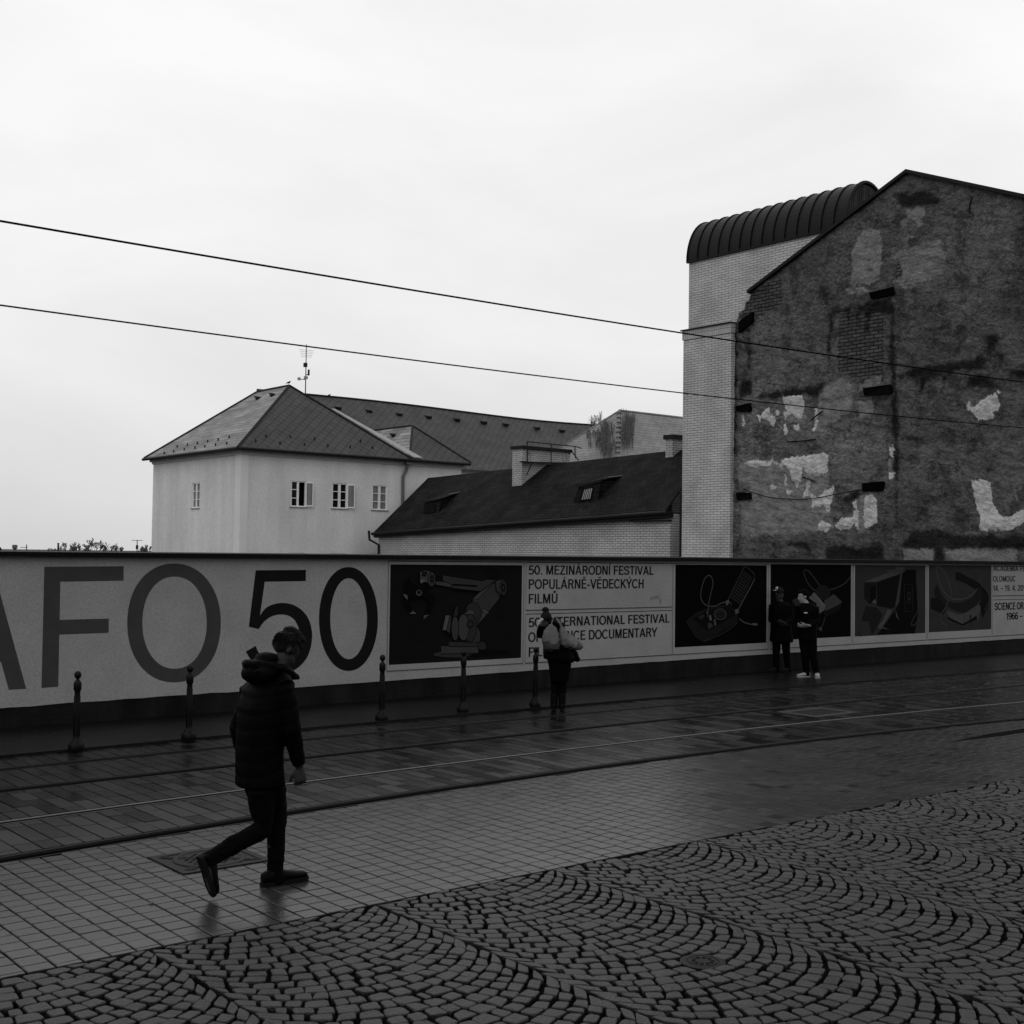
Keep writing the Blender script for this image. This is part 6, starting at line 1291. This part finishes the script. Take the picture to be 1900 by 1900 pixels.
# --- the two who stand talking by the posters
zm_ = lambda x, y: (1360 + x / 7.917, 1060 + y / 7.917)
def stander(label, foot, head, hf, hs, shl, elb, wri, hips, knees, ankles, feet, top, coat_rings, hair, shoe_m, sole_m, topname, hand_d):
    Sd = Stand(*zm_(*foot)); Q = lambda x, y, o=0: Sd(*zm_(x, y), o); n, r = Sd.n, Sd.r; t = thing("person", Sd.b, label, "person"); m_ = MB()
    hc = Q(*head); f = nrm(r * hf[0] + n * hf[1] + uz * hf[2]); HPf = head_shape(m_, hc, f, [0, 0, 1], hs)
    nkp = (Q(*shl[0]) + Q(*shl[1])) / 2 + uz * .03; m_.tube([hc + uz * -.06 * hs, nkp, nkp - uz * .08], [.056, .058, .08], 12)
    m_.loft([ring(nkp, r * .11, n * .08), ring(nkp - uz * .08, r * .17, n * .10), ring(nkp - uz * .30, r * .15, n * .10), ring((Q(*hips[0]) + Q(*hips[1])) / 2, r * .12, n * .08), ring((Q(*hips[0]) + Q(*hips[1])) / 2 - uz * .04, r * .10, n * .06)])
    for a, b, c, hd, sd in zip(shl, elb, wri, hand_d, (1, -1)):
        A_, B_, C_ = Q(*a), Q(*b), Q(*c); m_.tube([A_, B_, C_], [.050, .040, .028], 10); d_ = r * hd[0] + n * hd[1] + uz * hd[2]; hand_shape(m_, C_ + nrm(d_) * .015, d_, uz * .5 + n * .6, sd, 1.0, .6)
    for a, b, c, e in zip(hips, knees, ankles, feet): A_, B_, C_ = Q(*a), Q(*b), Q(*c); m_.tube([A_, B_, C_], [.078, .054, .038], 10); m_.tube([C_, (C_ + Q(*e)) / 2, Q(*e) + uz * .03], [.036, .036, .026], 8)
    put("body", remeshed(m_, "body", .0085, 2, [M['skin']], WL[t.name]), t)
    c_ = MB(); c_.loft([ring(Q(x, y), r * w, n * d, 20, 2.4) for x, y, w, d in coat_rings])
    for a, b, c in zip(shl, elb, wri): A_, B_, C_ = Q(*a), Q(*b), Q(*c); c_.tube([A_ + uz * .01, A_ * .5 + B_ * .5, B_, B_ * .4 + C_ * .6, C_], [.078, .070, .062, .052, .044], 12)
    c_.tube([nkp + uz * .02 + .085 * (r * math.cos(a) + n * math.sin(a)) for a in np.linspace(0, 2 * math.pi, 14)], .026, 8)
    top_o = put(topname, remeshed(c_, topname, .011, 3, [top], WL[t.name], fold(.007, 13)), t)
    k_ = MB(); hm = (Q(*hips[0]) + Q(*hips[1])) / 2; k_.loft([ring(hm + uz * .16, r * .160, n * .125), ring(hm, r * .172, n * .135), ring(hm - uz * .09, r * .14, n * .115)])
    for a, b, c in zip(hips, knees, ankles): A_, B_, C_ = Q(*a), Q(*b), Q(*c); k_.tube([A_, A_ * .5 + B_ * .5, B_, B_ * .4 + C_ * .6, C_ - uz * .02], [.094, .086, .072, .064, .060], 12)
    put("trousers", remeshed(k_, "trousers", .011, 3, [M['denim']], WL[t.name], fold(.006, 14)), t)
    for c, e in zip(ankles, feet):
        C_, E_ = Q(*c), Q(*e); E_ = np.array([E_[0], E_[1], .032]); d_ = nrm((E_ - C_) * [1, 1, 0]); hl_ = np.array([C_[0], C_[1], .032]) - d_ * .065; shoe_mesh(t, hl_, hl_ + d_ * .285, [0, 0, 1], shoe_m, sole_m, .052, .082, C_)
    rt = np.cross(f, uz); rt /= np.linalg.norm(rt); hu = np.cross(rt, f); return t, Q, n, r, HPf, f, rt, hu, top_o
tL_, Q, n, r, HPf, f, rt, hu, top_o = stander("person in a dark knee-length coat and a white-fronted cap by the posters", (665, 1500), (672, 335, 0), (.75, -.45, -.22), 1.0, ((585, 500, 0), (825, 490, .02)), ((560, 720, .02), (850, 700, -.02)), ((700, 790, -.17), (770, 765, -.20)),
    ((640, 960, 0), (775, 960, 0)), ((635, 1220, -.03), (785, 1220, 0)), ((635, 1455, .02), (815, 1475, 0)), ((575, 1495, -.10), (730, 1520, -.14)), M['coat'],
    ((715, 1040, .225, .17), (712, 1000, .235, .175), (708, 850, .205, .155), (705, 700, .185, .14), (705, 560, .20, .145), (705, 490, .19, .125), (700, 440, .10, .09)), None, M['wool'], M['sole'], "coat", ((1, -.3, .1), (-.7, -.4, .2)))
c_ = MB(); c_.ell(HPf(-.012, 0, .060), [.106 * f, .088 * rt, .088 * hu]); c_.tube([HPf(-.06, -.055, .052), HPf(-.165, -.02, .040), HPf(-.165, .02, .040), HPf(-.06, .055, .052)], [.018, .014, .014, .018], 8); c_.ell(HPf(-.125, 0, .046), [.055 * f, .058 * rt, .013 * hu])
put("cap", remeshed(c_, "cap", .008, 2, [M['wool']], WL[tL_.name]), tL_); cap = tL_.children[-1] if False else [c for c in tL_.children if c.name.startswith("cap")][0]
c_ = MB(); q = Q(645, 255, -.02); c_.ell(q, [.036 * r, .070 * n, .044 * uz]); c_.ell(Q(618, 281, -.02), [.045 * r, .070 * n, .012 * uz]); put("cap_front", remeshed(c_, "cap_front", .007, 2, [M['white']], WL[tL_.name]), cap)
c_ = MB(); c_.ell(HPf(-.045, 0, .0), [.055 * f, .080 * rt, .065 * hu]); put("hair", remeshed(c_, "hair", .009, 1, [M['timber']], WL[tL_.name], fold(.004, 40)), tL_)
M['skinl'] = mat("pale_skin", .20, .55, .35, .10, 20.0)
tR_, Q, n, r, HPf, f, rt, hu, top_o = stander("person with dark hair in a black sweater and pale shoes, turned towards the coated one", (1130, 1580), (1030, 372, 0), (-.86, -.45, -.12), 1.0, ((985, 520, .03), (1205, 530, -.03)), ((960, 720, .0), (1230, 720, -.02)), ((1055, 815, -.20), (1130, 800, -.21)),
    ((1035, 985, 0), (1160, 985, 0)), ((1055, 1260, -.02), (1180, 1260, 0)), ((1085, 1520, .02), (1235, 1540, .02)), ((1000, 1572, -.06), (1240, 1592, -.2)), M['coat'],
    ((1098, 1020, .165, .14), (1096, 990, .18, .145), (1095, 850, .175, .14), (1098, 700, .18, .14), (1100, 580, .20, .14), (1100, 520, .19, .12), (1090, 465, .095, .085)), None, M['white'], M['white'], "sweater", ((-.8, -.4, .15), (-.9, -.35, .05)))
[c for c in tR_.children if c.name.startswith("body")][0].data.materials[0] = M['skinl']
c_ = MB(); c_.ell(HPf(-.022, 0, .048), [.098 * f, .084 * rt, .096 * hu]); c_.ell(HPf(.02, 0, .095), [.072 * f, .068 * rt, .045 * hu]); c_.ell(HPf(-.05, 0, .0), [.055 * f, .078 * rt, .065 * hu])
put("hair", remeshed(c_, "hair", .008, 1, [M['timber']], WL[tR_.name], fold(.006, 45)), tR_)
q = Q(1068, 612, -.158); c_ = MB(); c_.ell(q, [.040 * r, .012 * n, .016 * uz]); put("chest_print", remeshed(c_, "chest_print", .006, 1, [M['scarf']], WL[tR_.name]), top_o)

# scrap of paper left on the wet paving
p = G(281, 1676, .004); mb = MB(); mb.add([p + [-.02, -.008, .0], p + [.0, -.014, .008], p + [.02, .0, .003], p + [.008, .015, .010], p + [-.014, .012, .002]], [(0, 1, 4), (1, 3, 4), (1, 2, 3)])
mb.v += [(x, y, z - .003) for x, y, z in mb.v]; mb.f += [tuple(5 + i for i in f[::-1]) for f in mb.f[:3]]; mb.m += [0] * 3
o = mb.build("paper_scrap", M['bag']); base_at(o, p); tag(o, "tiny crumpled white paper scrap lying on the wet paving", "litter")
